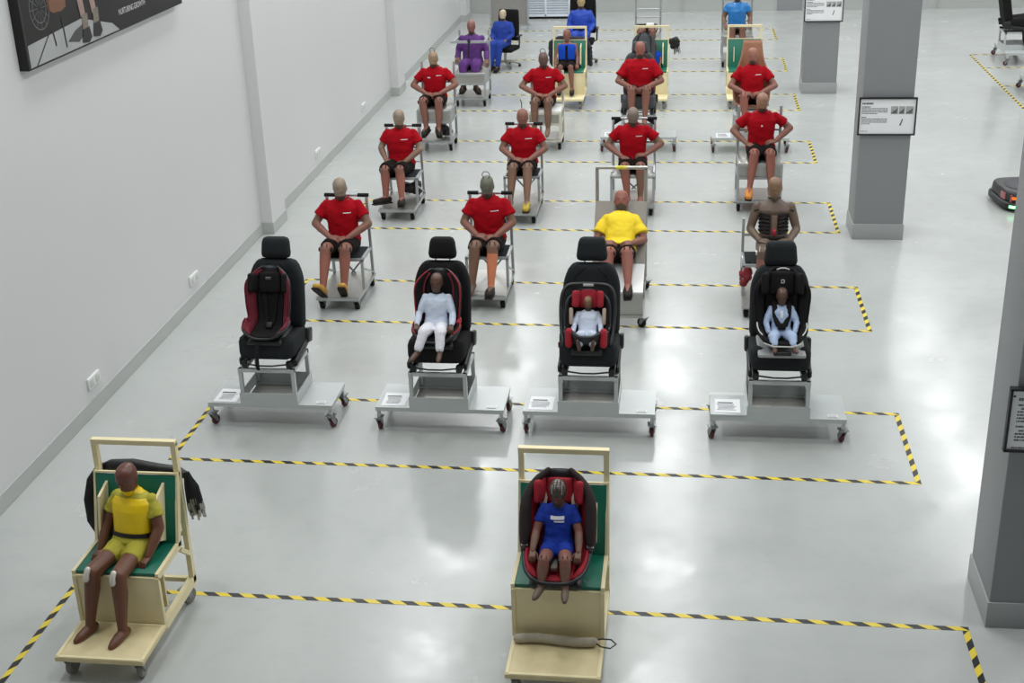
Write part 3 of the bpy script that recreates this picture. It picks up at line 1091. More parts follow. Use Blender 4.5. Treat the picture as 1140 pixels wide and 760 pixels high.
CLASP = dict(el=((-.31, -.03, .31), (.31, -.03, .31)), wr=((-.095, -.235, .215), (.10, -.225, .20)), hd=((.9, -.25, -.12), (-.9, -.3, -.05)))
APART = dict(el=((-.33, -.02, .31), (.35, -.02, .31)), wr=((-.15, -.21, .205), (.17, -.18, .22)), hd=((.75, -.4, -.25), (-.85, -.2, -.1)))
SIDES = dict(el=((-.235, .02, .28), (.235, .02, .28)), wr=((-.20, -.14, .12), (.20, -.14, .12)), hd=((.05, -.75, -.45), (-.05, -.75, -.45)))

def dummy(label, loc, rz=0.0, S=1.0, HS=1.0, lean=0.13, tilt=0.28, yaw=0.0, roll=0.0, arms=CLASP, knees=((-.10, -.43, .13), (.10, -.43, .13)),
          ankles=((-.10, -.53, -.27), (.10, -.53, -.27)), feet=((0, -1, -.12), (0, -1, -.12)), m=None, shirt=RED, sleeve=0.62, shorts=SHO, legfrac=0.80,
          shoes=(None, None), eye=False, voxel=0.0115, collar=True, prints=True, face=False, knee=KNJ, fat=1.0, ribs=False, legs_only=False, pants=None,
          loose=0.016, seed=0.0, group='seated crash test dummies', hand_curl=0.45, vest=None, belt=None, width=1.0, neck_up=-.03, lt=1.1):
    m = m or {}
    gm = lambda k, d: m.get(k, d)
    slots = [gm('head', TAN), gm('torso', TORS), gm('arm', TAN), gm('fore', FL), gm('thigh', FL), gm('shin', FL), gm('foot', gm('shin', FL)), gm('hand', gm('fore', FL)), gm('shin2', gm('shin', FL))]
    t = thing('crash_test_dummy', label, 'dummy', loc, rz, group)
    L = Matrix.Translation((0, 0, .09)) @ rotx(-lean) @ Matrix.Translation((0, 0, -.09))
    sc = lambda p: Vector(p) * S
    lp = lambda p: (L @ Vector(p)) * S
    mb = MB()
    # torso
    def torso_loft(b, lo, hi, inf, flare=0.0):
        rings = []
        for z, rx, ry, yo in TORSO:
            if z < lo - 1e-6 or z > hi + 1e-6:
                continue
            k = inf + flare * max(0, (.24 - z) / .24)
            rings.append([q * S for q in superring(L @ Matrix.Translation((0, yo, z)), (rx * fat * width + k), (ry * fat + k))])
        b.loft(rings)
    sh = [lp((-.178 * width, .015, .512)), lp((.178 * width, .015, .512))]
    hips = [sc((-.09 * width, -.02, .075)), sc((.09 * width, -.02, .075))]
    el = [sc(p) for p in arms['el']]
    wr = [sc(p) for p in arms['wr']]
    kn = [sc(p) for p in knees]
    an = [sc(p) for p in ankles]
    nb = lp((0, .02, .59))
    H = Matrix.Translation(lp((0, .02, .63 + neck_up))) @ rotx(tilt - lean * .6) @ Matrix.Rotation(yaw, 4, 'Z') @ Matrix.Rotation(roll, 4, 'Y') @ Matrix.Scale(S * HS, 4) @ Matrix.Translation((0, -.02, .135))
    if not legs_only:
        if ribs:
            rings = []
            for z, rx, ry, yo in TORSO:
                q = 0.80 if .2 < z < .47 else 1.0
                rings.append([p * S for p in superring(L @ Matrix.Translation((0, yo, z)), rx * q, ry * q)])
            mb.loft(rings)
        else:
            torso_loft(mb, -1, 1, 0)
        mb.tube([nb - V(0, 0, .03 * S), H @ V(0, .02, -.06)], .052 * S * max(1, HS * .8), 12, round_ends=True)
        # head
        prof = [(-.118, .022, .028, -.052), (-.108, .04, .045, -.045), (-.085, .054, .064, -.03), (-.05, .066, .082, -.012), (-.01, .073, .092, 0), (.035, .077, .098, .004), (.075, .070, .09, .006), (.1, .052, .068, .006), (.114, .028, .036, .006)]
        mb.loft([superring(H @ Matrix.Translation((0, yo, z)), rx, ry, 20, 2.1) for z, rx, ry, yo in prof])
        mb.ell(H @ V(0, -.096, -.022), [q * S * HS for q in (.013, .02, .024)], 8)
        mb.ell(H @ V(0, -.09, .02), [q * S * HS for q in (.045, .014, .012)], 8)
        mb.ell(H @ V(0, -.082, -.062), [q * S * HS for q in (.022, .014, .008)], 8)
        for s in (-1, 1):
            mb.ell(H @ V(s * .076, .008, -.01), [q * S * HS for q in (.009, .02, .03)], 8)
        for i in (0, 1):
            mb.tube([sh[i], sh[i] * .5 + el[i] * .5, el[i]], [.054 * S * fat, .048 * S * lt, .041 * S * lt], 12, round_ends=True)
            mb.tube([el[i], el[i] * .6 + wr[i] * .4, wr[i]], [.041 * S * lt, .042 * S * lt, .028 * S * lt], 12, round_ends=True)
    else:
        torso_loft(mb, -1, .2, 0)
    for i in (0, 1):
        mb.tube([hips[i], hips[i] * .5 + kn[i] * .5, kn[i]], [.095 * S * fat, .083 * S * fat, .06 * S * lt], 14, round_ends=True)
        mb.tube([kn[i], kn[i] * .68 + an[i] * .32 + V(0, .012 * S, 0), an[i] * .85 + kn[i] * .15, an[i]], [.058 * S * lt, .057 * S * lt, .038 * S * lt, .034 * S * lt], 14, round_ends=True)
        f = Vector(feet[i]).normalized()
        u = (kn[i] - an[i]).normalized()
        u = (u - f * u.dot(f)).normalized()
        heel = an[i] - f * .045 * S - u * .03 * S
        mb.tube([heel, an[i] + f * .06 * S - u * .022 * S, an[i] + f * .14 * S - u * .034 * S, an[i] + f * .18 * S - u * .038 * S], [.034 * S * lt, .04 * S * lt, .036 * S * lt, .027 * S * lt], 12, round_ends=True)
        mb.tube([an[i], an[i] + f * .05 * S - u * .025 * S], [.036 * S, .034 * S], 10, round_ends=True)
    me = remesh(mb, 'body', [], voxel * (0.55 + .45 * S) if S < 1 else voxel, 5)
    nV, nF = len(me.vertices), len(me.polygons)
    P = np.zeros(nF * 3)
    me.polygons.foreach_get('center', P)
    P = P.reshape(-1, 3)
    D = []
    bones = []
    if not legs_only:
        bones += [(H @ V(0, 0, -.07), H @ V(0, 0, .07), 0, .075 * S * HS), (nb, H @ V(0, 0, -.07), 0, .05 * S), (lp((0, 0, .08)), lp((0, 0, .5)), 1, .16 * S), (sh[0], sh[1], 1, .08 * S)]
        for i in (0, 1):
            bones += [(sh[i], el[i], 2, .05 * S), (el[i], wr[i], 3, .04 * S)]
    else:
        bones += [(lp((0, 0, .05)), lp((0, 0, .12)), 1, .16 * S)]
    for i in (0, 1):
        bones += [(hips[i], kn[i], 4, .085 * S), (kn[i], an[i], 5 if i == 0 else 8, .052 * S), (an[i], an[i] + Vector(feet[i]).normalized() * .17 * S, 6, .04 * S)]
    for a, b, k, r in bones:
        D.append(seg_dist(P, a, b) - r)
    idx = np.array([b[2] for b in bones])[np.argmin(np.array(D), axis=0)]
    vs = [tuple(v.co) for v in me.vertices]
    fs = [tuple(p.vertices) for p in me.polygons]
    hb = MB()
    if not legs_only:
        for i in (0, 1):
            d = Vector(arms['hd'][i])
            hand(hb, wr[i], d, (0.0, 0.35, -1), 1 if i == 0 else -1, S, 7, hand_curl)
    fs += [tuple(q + nV for q in f) for f in hb.f]
    vs += hb.v
    bpy.data.meshes.remove(me)
    me = bpy.data.meshes.new('body')
    me.from_pydata(vs, [], fs)
    for s_ in slots:
        me.materials.append(s_)
    me.polygons.foreach_set('material_index', list(idx.astype(int)) + hb.m)
    me.polygons.foreach_set('use_smooth', [True] * len(fs))
    me.update()
    body = obj('body', me, t)
    # clothing
    if shirt is not None and not legs_only:
        b = MB()
        torso_loft(b, .10, .59, loose, 0.012)
        for i in (0, 1):
            e = sh[i] + (el[i] - sh[i]) * sleeve
            b.tube([sh[i], sh[i] * .4 + e * .6, e], [(.052 * fat + loose * .4) * S, (.055 * fat + loose * .9) * S, (.055 * fat + loose * 1.4 if sleeve < .8 else .05) * S], 14, round_ends=False)
            b.ell(sh[i], [(.053 * fat + loose * .5) * S] * 3, 12)
            if sleeve > .95:
                b.tube([el[i], el[i] * .55 + wr[i] * .45, el[i] * .12 + wr[i] * .88], [.052 * S, .052 * S, .044 * S], 14, round_ends=True)
        sm = remesh(b, 'shirt', [shirt], voxel * 1.05 * (0.55 + .45 * min(1, S)), 5, 0.009 * S, 8.5 / S, seed)
        so = obj('shirt', sm, t)
        bv = bvh_of(sm)
        if collar:
            c = MB()
            n = 18
            pts = []
            for j in range(n):
                a = 2 * PI * j / n
                pts.append(lp((.068 * math.cos(a), .018 + .064 * math.sin(a), .592 + .012 * math.sin(a))))
            c.tube(pts, .014 * S, 8, closed=True)
            c.build('collar', REDC if shirt == RED else (collar if not isinstance(collar, bool) else shirt), so)
        if prints:
            def patch(name, cx, cz, w, h, mm):
                q = MB()
                nx, nz = 6, 2
                ids = {}
                for a in range(nx + 1):
                    for c_ in range(nz + 1):
                        x = (cx - w / 2 + w * a / nx) * S
                        z = (cz - h / 2 + h * c_ / nz) * S
                        hit = bv.ray_cast(V(x, -1.5, z), V(0, 1, 0))
                        if hit[0] is None:
                            return
                        q.v.append((x, hit[0].y - .0025, z))
                for a in range(nx):
                    for c_ in range(nz):
                        i0 = a * (nz + 1) + c_
                        q.f.append((i0, i0 + nz + 1, i0 + nz + 2, i0 + 1))
                        q.m.append(0)
                return q.build(name, mm, so)
            for pr in (prints if isinstance(prints, (list, tuple)) else [(.085, .455, .085, .009)]):
                patch('chest_print', *pr, PRT)
    if vest is not None:
        vm, lo, hi, inf = vest
        b = MB()
        torso_loft(b, lo, hi, inf)
        obj('vest', remesh(b, 'vest', [vm], voxel * (0.55 + .45 * min(1, S)), 3, 0.002 * S, 8.0 / S, seed), t)
    if belt is not None:
        b = MB()
        rings = []
        for z, k in ((.165, .022), (.165, .030), (.205, .030), (.205, .022)):
            rings.append([q * S for q in superring(L @ Matrix.Translation((0, .004, z)), .165 * fat + k, .122 * fat + k)])
        b.loft(rings, closed=True)
        b.build('belt', belt, t)
    if shorts is not None:
        b = MB()
        torso_loft(b, -.02, .2, .012)
        for i in (0, 1):
            e = hips[i] + (kn[i] - hips[i]) * min(1, legfrac)
            b.tube([hips[i], hips[i] * .5 + e * .5, e], [.105 * S * fat, .102 * S * fat, .093 * S], 14)
            if legfrac > 1:
                k2 = kn[i] + (an[i] - kn[i]) * (legfrac - 1)
                b.tube([kn[i], k2 * .5 + kn[i] * .5, k2], [.082 * S, .075 * S, .066 * S], 14, round_ends=True)
        sm = remesh(b, 'shorts', [shorts], voxel * 1.1 * (0.55 + .45 * min(1, S)), 4, 0.006 * S, 11.0 / S, seed + 3)
        obj('shorts' if legfrac <= 1 else 'trousers', sm, t)
    for i in (0, 1):
        if knee is not None and (legfrac <= 1):
            ax = (kn[i] - hips[i]).cross(an[i] - kn[i]).normalized()
            q = MB()
            for s in (-1, 1):
                q.tube([kn[i] - ax * .0 * S, kn[i] + ax * s * .066 * S * lt], .026 * S, 10)
            u = ((kn[i] - hips[i]).normalized() + (kn[i] - an[i]).normalized()).normalized()
            for s in (-1, 1):
                q.bar(kn[i] + ax * s * .027 * S + u * .03 * S + V(0, 0, .045 * S), kn[i] + ax * s * .03 * S + u * .064 * S * lt - V(0, 0, .03 * S), .009 * S, .02 * S)
            q.build('knee_joint', knee, body)
        if shoes[i] is not None:
            f = Vector(feet[i]).normalized()
            u = (kn[i] - an[i]).normalized()
            u = (u - f * u.dot(f)).normalized()
            s = f.cross(u)
            o = an[i] + f * .065 * S - u * .028 * S
            M = Matrix(((s.x, f.x, u.x, o.x), (s.y, f.y, u.y, o.y), (s.z, f.z, u.z, o.z), (0, 0, 0, 1))) @ Matrix.Scale(S, 4)
            q = MB()
            q.rbox((.1, .285, .085), .035, 7, 0, M, lambda x, y, z: (x * (1 - .28 * max(0, abs(y + .0) / .14 - .3)) * (1.05 if y > 0 else .92), y, z * (1 - .3 * max(0, y / .14)) - .008 * max(0, y / .14)))
            so_ = q.build('shoe', shoes[i], t)
            q = MB()
            q.rbox((.102, .292, .022), .01, 6, 0, M @ Matrix.Translation((0, 0, -.043)), lambda x, y, z: (x * (1 - .28 * max(0, abs(y) / .14 - .3)) * (1.05 if y > 0 else .92), y, z))
            q.build('sole', DSH, so_)
    if eye and not legs_only:
        q = MB()
        n = 14
        er = 1.3 * (eye if not isinstance(eye, bool) else .03)
        q.tube([H @ V(er * math.cos(2 * PI * j / n) * .9, .0, .113 + er * .8 + er * math.sin(2 * PI * j / n)) for j in range(n)], .0045 * S, 6, closed=True)
        q.build('lifting_eye', M_blackp, body)
    if face:
        for s in (-1, 1):
            q = MB()
            q.ell(H @ V(s * .032, -.083, .002), [r_ * S * HS for r_ in (.013, .008, .006)], 8)
            q.build('eye', mat('dummy_eye', (40, 28, 26), 0.3), body)
    return t, lp, H, sh, S
# ------------------------------------------------------------------ floor tape
def strip(parent, a, b, w=0.046):
    a, b = Vector(a), Vector(b)
    d = b - a
    mb = MB()
    mb.box((0, 0, 0.001), (d.length, w, 0.002))
    o = mb.build('tape_strip', M_tape, parent)
    o.location = ((a.x + b.x) / 2, (a.y + b.y) / 2, 0)
    o.rotation_euler = (0, 0, math.atan2(d.y, d.x))
XL, XRR = -4.42, 1.965
zones = [(6.51, 7.79, 'around the two wooden carts'), (9.81, 11.09, 'around the four car seats'), (13.05, 14.33, 'around the row with the yellow shirt'),
         (16.29, 17.56, 'around the second row of red shirts'), (19.59, 20.85, 'around the third row of red shirts'), (22.96, 24.23, 'around the wooden carts at the back'),
         (26.29, 27.55, 'around the tall ladder carts'), (29.65, 31.0, 'farthest away near the back wall')]
for y0, y1, w in zones:
    t = thing('floor_tape', 'black and yellow tape rectangle ' + w, 'tape', (0, 0, 0), group='taped floor rectangles')
    strip(t, (XL - .023, y0, 0), (XRR + .023, y0, 0))
    strip(t, (XL - .023, y1, 0), (XRR + .023, y1, 0))
    strip(t, (XL, y0 + .024, 0), (XL, y1 - .024, 0))
    strip(t, (XRR, y0 + .024, 0), (XRR, y1 - .024, 0))
t = thing('floor_tape', 'long black and yellow tape line by the seats at the right edge', 'tape', (0, 0, 0), group='taped floor rectangles')
strip(t, (5.72, 19.0, 0), (5.72, 27.8, 0))
for yy in (27.82, 26.5, 24.85, 23.4):
    strip(t, (5.745, yy, 0), (12.0, yy, 0))

# ------------------------------------------------------------------ wooden carts
def wood_cart(label, loc, fins=True, group='cream wooden carts with green boards', worn=True):
    t = thing('wooden_cart', label, 'cart', loc, 0, group)
    h = 0.305
    wd = M_woodw if worn else M_wood
    mb = MB()
    mb.box((0, .215, .172), (2 * h, .43, .036), ch=.005)
    mb.build('footplate', wd, t)
    mb = MB()
    for x in (-h + .014, h - .014):
        mb.box((x, .215, .1915), (.022, .40, .004))
    for y in (.014, .4):
        mb.box((0, y, .1915), (2 * h - .05, .022, .004))
    mb.build('footplate_edging', M_wood, t)
    mb = MB()
    mb.box((0, .425, .375), (2 * h, .022, .37), ch=.004)
    fp = mb.build('front_panel', M_wood, t)
    mb = MB()
    for x in (-h + .014, h - .014):
        mb.box((x, .411, .375), (.026, .008, .36))
    mb.box((0, .411, .552), (2 * h - .06, .008, .02))
    mb.build('panel_edging', M_wood, fp)
    for x in (-h, h):
        s = 1 if x > 0 else -1
        bars('side_rail', [((x - s * .02, .43, .172), (x - s * .02, 1.02, .172))], .04, M_wood, t, .07)
        bars('seat_rail', [((x - s * .012, .415, .565), (x - s * .012, .86, .565))], .024, M_wood, t, .05)
        bars('upright', [((x - s * .018, .99, .16), (x - s * .018, 1.0, 1.27))], .036, M_wood, t, .045)
        bars('back_rail', [((x - s * .01, .82, .56), (x - s * .01, .975, 1.06))], .02, M_wood, t, .05)
        bars('strut', [((x - s * .014, .84, .52), (x - s * .014, .98, .40))], .03, M_wood, t)
    mb = MB()
    mb.box((0, .63, .575), (2 * h - .05, .41, .024), ch=.004)
    mb.build('seat_board', M_green, t)
    mb = MB()
    mb.box((0, .885, .815), (2 * h - .03, .02, .48), 0, rotx(-.27), ch=.004)
    bb = mb.build('back_board', M_green, t)
    mb = MB()
    mb.box((0, .955, 1.058), (2 * h - .02, .03, .012), 0, rotx(-.27))
    mb.build('board_edge', M_wood, bb)
    mb = MB()
    mb.box((0, .6, .36), (2 * h - .1, .02, .3))
    mb.build('inner_panel', M_woodw, t)
    bars('top_rail', [((-h, 1.0, 1.275), (h, 1.0, 1.275))], .045, M_wood, t, .036)
    for zz in (.56, .172):
        bars('rear_bar', [((-h + .04, 1.0, zz), (h - .04, 1.0, zz))], .035, M_wood, t)
    if fins:
        for x in (-.205, .205):
            mb = MB()
            B = Matrix.Translation((x, .868, .80)) @ rotx(-.27)
            pts = [(-.0, -.2), (-.14, -.17), (-.14, .13), (0, .21)]
            vs = [(-.009, a, b) for a, b in pts] + [(.009, a, b) for a, b in pts]
            mb.add(vs, [(0, 1, 2, 3), (7, 6, 5, 4), (0, 4, 5, 1), (1, 5, 6, 2), (2, 6, 7, 3), (3, 7, 4, 0)], 0, B)
            mb.build('side_fin', M_wood, t)
    for x in (-h + .06, h - .06):
        for y in (.07, .93):
            caster(t, x, y, .153 if y < .5 else .137, .062, .038, mat('pale_grey_wheel', (128, 126, 118), .5, var=.3), M_fork, rz=random.uniform(-.4, .4))
    return t

wood_cart('cream wooden cart with green boards carrying the yellow-vested dummy', (-3.735, 6.72, 0))
wood_cart('cream wooden cart with green boards carrying the red child seat', (-.755, 6.79, 0), fins=False)
t2 = [o for o in bpy.data.objects if o.name.startswith('wooden_cart')][-1]
mb = MB()
mb.add([(a, b, c) for a in (-.006, .006) for b, c in ((0, -.14), (-.05, -.1), (-.05, .1), (0, .14))], [(0, 1, 2, 3), (7, 6, 5, 4), (0, 4, 5, 1), (1, 5, 6, 2), (2, 6, 7, 3), (3, 7, 4, 0)], 0, Matrix.Translation((.225, .87, .80)) @ rotx(-.27))
mb.build('side_fin', M_wood, t2)

# dummy in yellow on the first wooden cart
dummy('brown child-sized dummy in a glossy yellow vest on the wooden cart', (-3.71, 7.44, .585), rz=-.16, S=.73, HS=1.22, lean=.24, tilt=.46, roll=-.06,
      arms=dict(el=((-.27, .03, .25), (.27, .03, .25)), wr=((-.27, -.16, .06), (.25, -.18, .06)), hd=((.02, -.9, -.25), (-.1, -.9, -.25))),
      knees=((-.13, -.52, .05), (.14, -.52, .05)), ankles=((-.17, -.63, -.47), (.17, -.63, -.47)), feet=((-.25, -1, -.10), (-.12, -1, -.10)),
      m=dict(head=BRN2, arm=BRN, fore=BRN, thigh=BRN, shin=BRN, hand=BRN, torso=YEL), shirt=OLV, sleeve=.6, shorts=OLV, legfrac=.52, collar=False, prints=False,
      knee=None, vest=(YEL, .19, .56, .024), belt=mat('black_belt', (30, 26, 26), .6), voxel=.0085, lt=1.28, fat=1.05)
y1 = [o for o in bpy.data.objects if o.name.startswith('crash_test_dummy')][-1]
for s in (-1, 1):
    mb = MB()
    mb.tube([(s * .098, -.415, .078), (s * .098, -.436, .055), (s * .10, -.446, .02)], .02, 10, round_ends=True)
    mb.build('knee_joint', KNW, y1)

# cable bundle hung behind the first wooden cart
def strands(parent, x, y, z, n, L, seed, r=.06):
    rn = random.Random(seed)
    for k in range(n):
        a, b = rn.uniform(-r, r), rn.uniform(-r * .6, r * .6)
        l = L * rn.uniform(.6, 1.05)
        mb = MB()
        p0 = (x + a * .3, y + b * .3, z + rn.uniform(-.02, .03))
        p1 = (x + a * .8 + .02, y + b, z - l * .4)
        p2 = (x + a + .03, y + b, z - l)
        mb.tube([p0, p1, p2], .006, 5)
        mb.tube([p2, (p2[0] + .004, p2[1], p2[2] - .05)], .0085, 6, 1)
        mb.build('cable', [M_blackp, M_steel], parent)
t = thing('cable_bundle', 'black sensor cable bundle draped behind the yellow-vested dummy', 'cable')
mb = MB()
mb.tube([(-4.00, 7.60, .62), (-4.06, 7.64, .60), (-4.11, 7.68, .66), (-4.13, 7.73, .80), (-4.10, 7.76, .94), (-4.04, 7.78, 1.02), (-3.95, 7.80, 1.05)], [.02, .035, .045, .05, .05, .05, .05], 10, round_ends=True, flat=.55)
mb.tube([(-3.95, 7.785, 1.05), (-3.80, 7.785, 1.06), (-3.62, 7.785, 1.03), (-3.48, 7.785, 1.02), (-3.43, 7.775, 1.0)], [.05, .05, .05, .045, .035], 10, round_ends=True, flat=.8)
mb.build('sheath', mat('black_sheath', (20, 19, 20), .5, var=.3, bump=.3, bscale=30), t)
strands(t, -3.40, 7.76, 1.0, 54, .28, 5, .05)

# red child seat on the second wooden cart
P2 = [(-.30, .10), (-.17, .045), (-.02, .035), (.10, .10), (.19, .25), (.27, .42), (.34, .60)]
cs = child_seat('crimson and black child seat on the second wooden cart', (-.765, 7.36, .588), P2, [.17, .205, .215, .215, .215, .21, .17], [.03, .11, .15, .13, .14, .14, .08],
                M_blackp, M_redf, M_redf, head=(.88, .30, .17, M_redf, M_redf), pad_t=(.05, .95), base=(.36, .42, .06, .0, M_blackp))
for s in (-1, 1):
    mb = MB()
    mb.tube(rim_points(P2, [.17, .205, .215, .215, .215, .21, .17], [.03, .11, .15, .13, .14, .14, .08], s, [.40 + .6 * i / 14 for i in range(15)], .02), [.018 + .022 * math.sin(PI * i / 14) for i in range(15)], 10, round_ends=True)
    mb.build('outer_wing', mat('maroon_black_cover', (42, 28, 28), .8, var=.2), cs)
    mb = MB()
    mb.tube([(s * .10, .235, .50), (s * .105, .165, .43), (s * .085, .13, .35)], .024, 8, flat=.35, round_ends=True)
    mb.build('chest_pad', mat('beige_pad', (186, 168, 150), .8, var=.2, scale=40), cs)
    mb = MB()
    mb.rbox((.05, .05, .03), .012, 4, 0, Matrix.Translation((s * .215, .0, .22)))
    mb.build('belt_guide', M_white, cs)
mb = MB()
mb.tube([(-.01, -.17, .13), (-.012, -.10, .15), (-.01, -.02, .15)], .022, 8, flat=.3)
mb.rbox((.045, .05, .02), .008, 4, 0, Matrix.Translation((-.01, -.15, .145)))
mb.build('buckle_strap', M_strap, cs)

_, lp2, H2, _, _ = dummy('small dummy in a blue printed shirt strapped into the crimson child seat', (-.765, 7.40, .735), S=.56, HS=1.28, lean=.32, tilt=.50, arms=dict(el=((-.25, -.02, .27), (.25, -.02, .27)), wr=((-.27, -.24, .14), (.26, -.24, .14)), hd=((.02, -.8, -.4), (-.1, -.8, -.4))),
      knees=((-.12, -.42, .13), (.12, -.42, .13)), ankles=((-.15, -.57, -.13), (.13, -.58, -.14)), feet=((-.35, -1, -.05), (.05, -1, -.05)),
      m=dict(head=BRN, arm=FL, fore=TAN, thigh=FL, shin=mat('grey_brown_leg', (118, 86, 72), .6, var=.25, scale=40), foot=DBR, hand=TAN), shirt=BLU, sleeve=.62, shorts=BLU, legfrac=.62, collar=False,
      prints=[(.0, .455, .16, .035), (.02, .415, .12, .018)], voxel=.0085, loose=.012, lt=1.2, width=.95)
d2 = [o for o in bpy.data.objects if o.name.startswith('crash_test_dummy')][-1]
mb = MB()
prof = [(-.005, .0755, .096), (.035, .081, .103), (.075, .074, .095), (.1, .055, .072), (.116, .028, .036)]
mb.loft([superring(H2 @ Matrix.Translation((0, .005, z)), rx, ry, 20, 2.1) for z, rx, ry in prof])
cap = mb.build('skull_cap', mat('grey_film_cap', (70, 58, 48), .22, var=.3, scale=20), d2)
for k in range(-2, 3):
    mb = MB()
    mb.tube([H2 @ V(k * .022, -.080, .06), H2 @ V(k * .022, -.062, .094), H2 @ V(k * .02, -.02, .118)], .0035, 6)
    mb.build('cap_strip', mat('cap_strip', (150, 150, 146), .3), cap)
t = thing('weight_roll', 'grey cloth weight roll with a wire loop on the wooden footplate', 'roll', (-.755, 7.13, .193))
mb = MB()
pts = [(-.26 + .5 * i / 12, .012 * math.sin(i * .5), .032) for i in range(13)]
mb.tube(pts, [.030 + .003 * (i % 2) for i in range(13)], 12, round_ends=True)
mb.build('roll', mat('grey_webbing', (176, 168, 150), .8, var=.25, scale=22), t)
mb = MB()
mb.tube([(.235, .0, .03), (.29, -.055, .035), (.35, -.06, .03), (.385, -.01, .028), (.35, .035, .03), (.29, .03, .035), (.235, .005, .035)], .005, 6)
mb.build('wire_loop', M_blackp, t)

# ------------------------------------------------------------------ row of car seats on platform carts
def sheet(label, loc, w=.22, h=.27, rz=0.0):
    t = thing('paper_sheet', label, 'paper', loc, rz, 'printed sheets on the platform carts')
    mb = MB()
    mb.box((0, 0, .001), (w, h, .002))
    mb.build('sheet', M_paper, t)
    mb = MB()
    rn = random.Random(int(loc[0] * 100))
    mb.box((-.02, h * .22, .0024), (w * .6, .02, .0006), 1)
    for k in range(6):
        z = h * .1 - k * .022
        mb.box((-.01 + rn.uniform(-.01, .01), z, .0024), (w * rn.uniform(.5, .8), .008, .0006))
    tag(mb.build('printed_text', [M_ink, M_inkd], t), kind='stuff')

BX = [-3.70, -2.13, -.79, .86]
names = ['leftmost', 'second from left', 'third from left', 'rightmost']
whose = ['holding the empty child seat', 'holding the child in white pyjamas', 'holding the infant carrier', 'holding the child in blue pyjamas']
for i, x in enumerate(BX):
    c = platform_cart('grey platform cart ' + whose[i], (x, 10.71, 0))
    mb = MB()
    mb.box((.47, -.19, .2445), (.085, .05, .001))
    mb.box((.47, -.19, .2455), (.07, .036, .001), 1)
    mb.build('sticker', [M_paper, M_deck], c)
    sheet('printed white sheet on the platform cart ' + whose[i], (x - .43, 10.63 if i else 10.62, .241 if i < 3 else .262), rz=(-.02, .02, 0, 0)[i])
t = thing('document_board', 'pale grey board under the sheet on the rightmost platform cart', 'board', (BX[3] - .42, 10.66, .2405))
mb = MB()
mb.rbox((.33, .40, .02), .006, 3, 0, Matrix.Translation((0, 0, .01)))
mb.build('board', M_deck, t)
car_seat('charcoal car seat with the empty child seat, broad square headrest', (BX[0] + .01, 10.74, .585), m=M_seat, hr=(.28, .20, .88), posts=False)
car_seat('black car seat with a child in white pyjamas, rounded headrest', (BX[1] - .01, 10.74, .585), m=M_seatk, hr=(.27, .20, .80), hlift=.015)
car_seat('charcoal car seat with the infant carrier, headrest raised on posts', (BX[2], 10.74, .585), m=M_seat, hr=(.29, .215, .80), hlift=.02)
car_seat('charcoal car seat with the child in blue pyjamas', (BX[3], 10.74, .585), m=M_seat, hr=(.30, .22, .84), posts=False)

PB = [(-.27, .075), (-.13, .04), (.0, .05), (.09, .14), (.145, .30), (.195, .45), (.235, .60)]
HB = [.19, .21, .20, .185, .20, .20, .15]
WB = [.06, .12, .14, .11, .13, .14, .06]
c1 = child_seat('empty black child seat with dark red side wings', (BX[0] + .02, 10.66, .825), PB, HB, WB, M_blackp, M_seatk, M_dredf, pipe=M_dredf,
           head=(.84, .34, .19, M_seatk, M_seatk), straps=(M_seatk, .06, .78, .36), base=(.34, .42, .05, -.02, M_blackp))
mb = MB()
mb.rbox((.05, .02, .024), .006, 3, 0, Matrix.Translation((0, .09, .53)))
mb.build('emblem', mat('grey_emblem', (88, 88, 88), .4), c1)
mb = MB()
mb.tube([(-.05, -.26, .03), (-.05, -.30, -.02), (-.05, -.31, -.15), (-.048, -.30, -.20)], .017, 6, flat=.2)
mb.build('tether_strap', M_rubber, c1)
c2 = child_seat('black child seat with red piping under the child in white pyjamas', (BX[1] + .0, 10.66, .825), PB, HB, WB, M_blackp, M_seatk, M_seatk, pipe=M_redf,
           straps=None, base=(.34, .42, .05, -.02, M_blackp))
for s in (-1, 1):
    mb = MB()
    mb.tube(rim_points(PB, HB, WB, s, [.45 + .5 * i / 12 for i in range(13)], .055, s=.6), .012, 8, round_ends=True)
    mb.build('red_band', M_dredf, c2)
    mb = MB()
    mb.rbox((.03, .12, .05), .012, 4, 0, Matrix.Translation((s * .19, -.02, .19)))
    mb.build('red_armrest', M_redf, c2)
PYJ = dict(el=((-.26, .0, .27), (.26, .0, .27)), wr=((-.27, -.20, .17), (.27, -.20, .17)), hd=((.02, -.8, -.4), (-.02, -.8, -.4)))
dummy('small brown dummy in white pyjamas seated in a black child seat', (BX[1] - .015, 10.65, .92), S=.58, HS=1.22, lean=.28, tilt=.16, roll=.05, arms=PYJ,
      knees=((-.13, -.36, .12), (.12, -.36, .12)), ankles=((-.22, -.54, -.14), (.13, -.54, -.14)), feet=((-.35, -1, -.1), (0, -1, -.1)),
      m=dict(head=BABY, arm=BABY, fore=BABY, thigh=BABY, shin=BABY, hand=BABY), shirt=PAJ, sleeve=1.0, shorts=WHT, legfrac=1.78, collar=M_seatk, prints=False, knee=None, face=True, voxel=.009, seed=4)
PI3 = [(-.24, .20), (-.17, .10), (-.04, .055), (.08, .11), (.15, .24), (.20, .37), (.235, .47)]
c3 = child_seat('black infant carrier with red pads and a folded carry handle', (BX[2] - .01, 10.60, .80), PI3, [.13, .185, .20, .20, .195, .18, .13], [.05, .14, .17, .15, .13, .11, .05],
           M_blackp, M_seatk, M_seatk, cat='infant carrier', head=(.86, .24, .16, M_redf, M_redf), base=(.30, .36, .05, .0, M_blackp))
mb = MB()
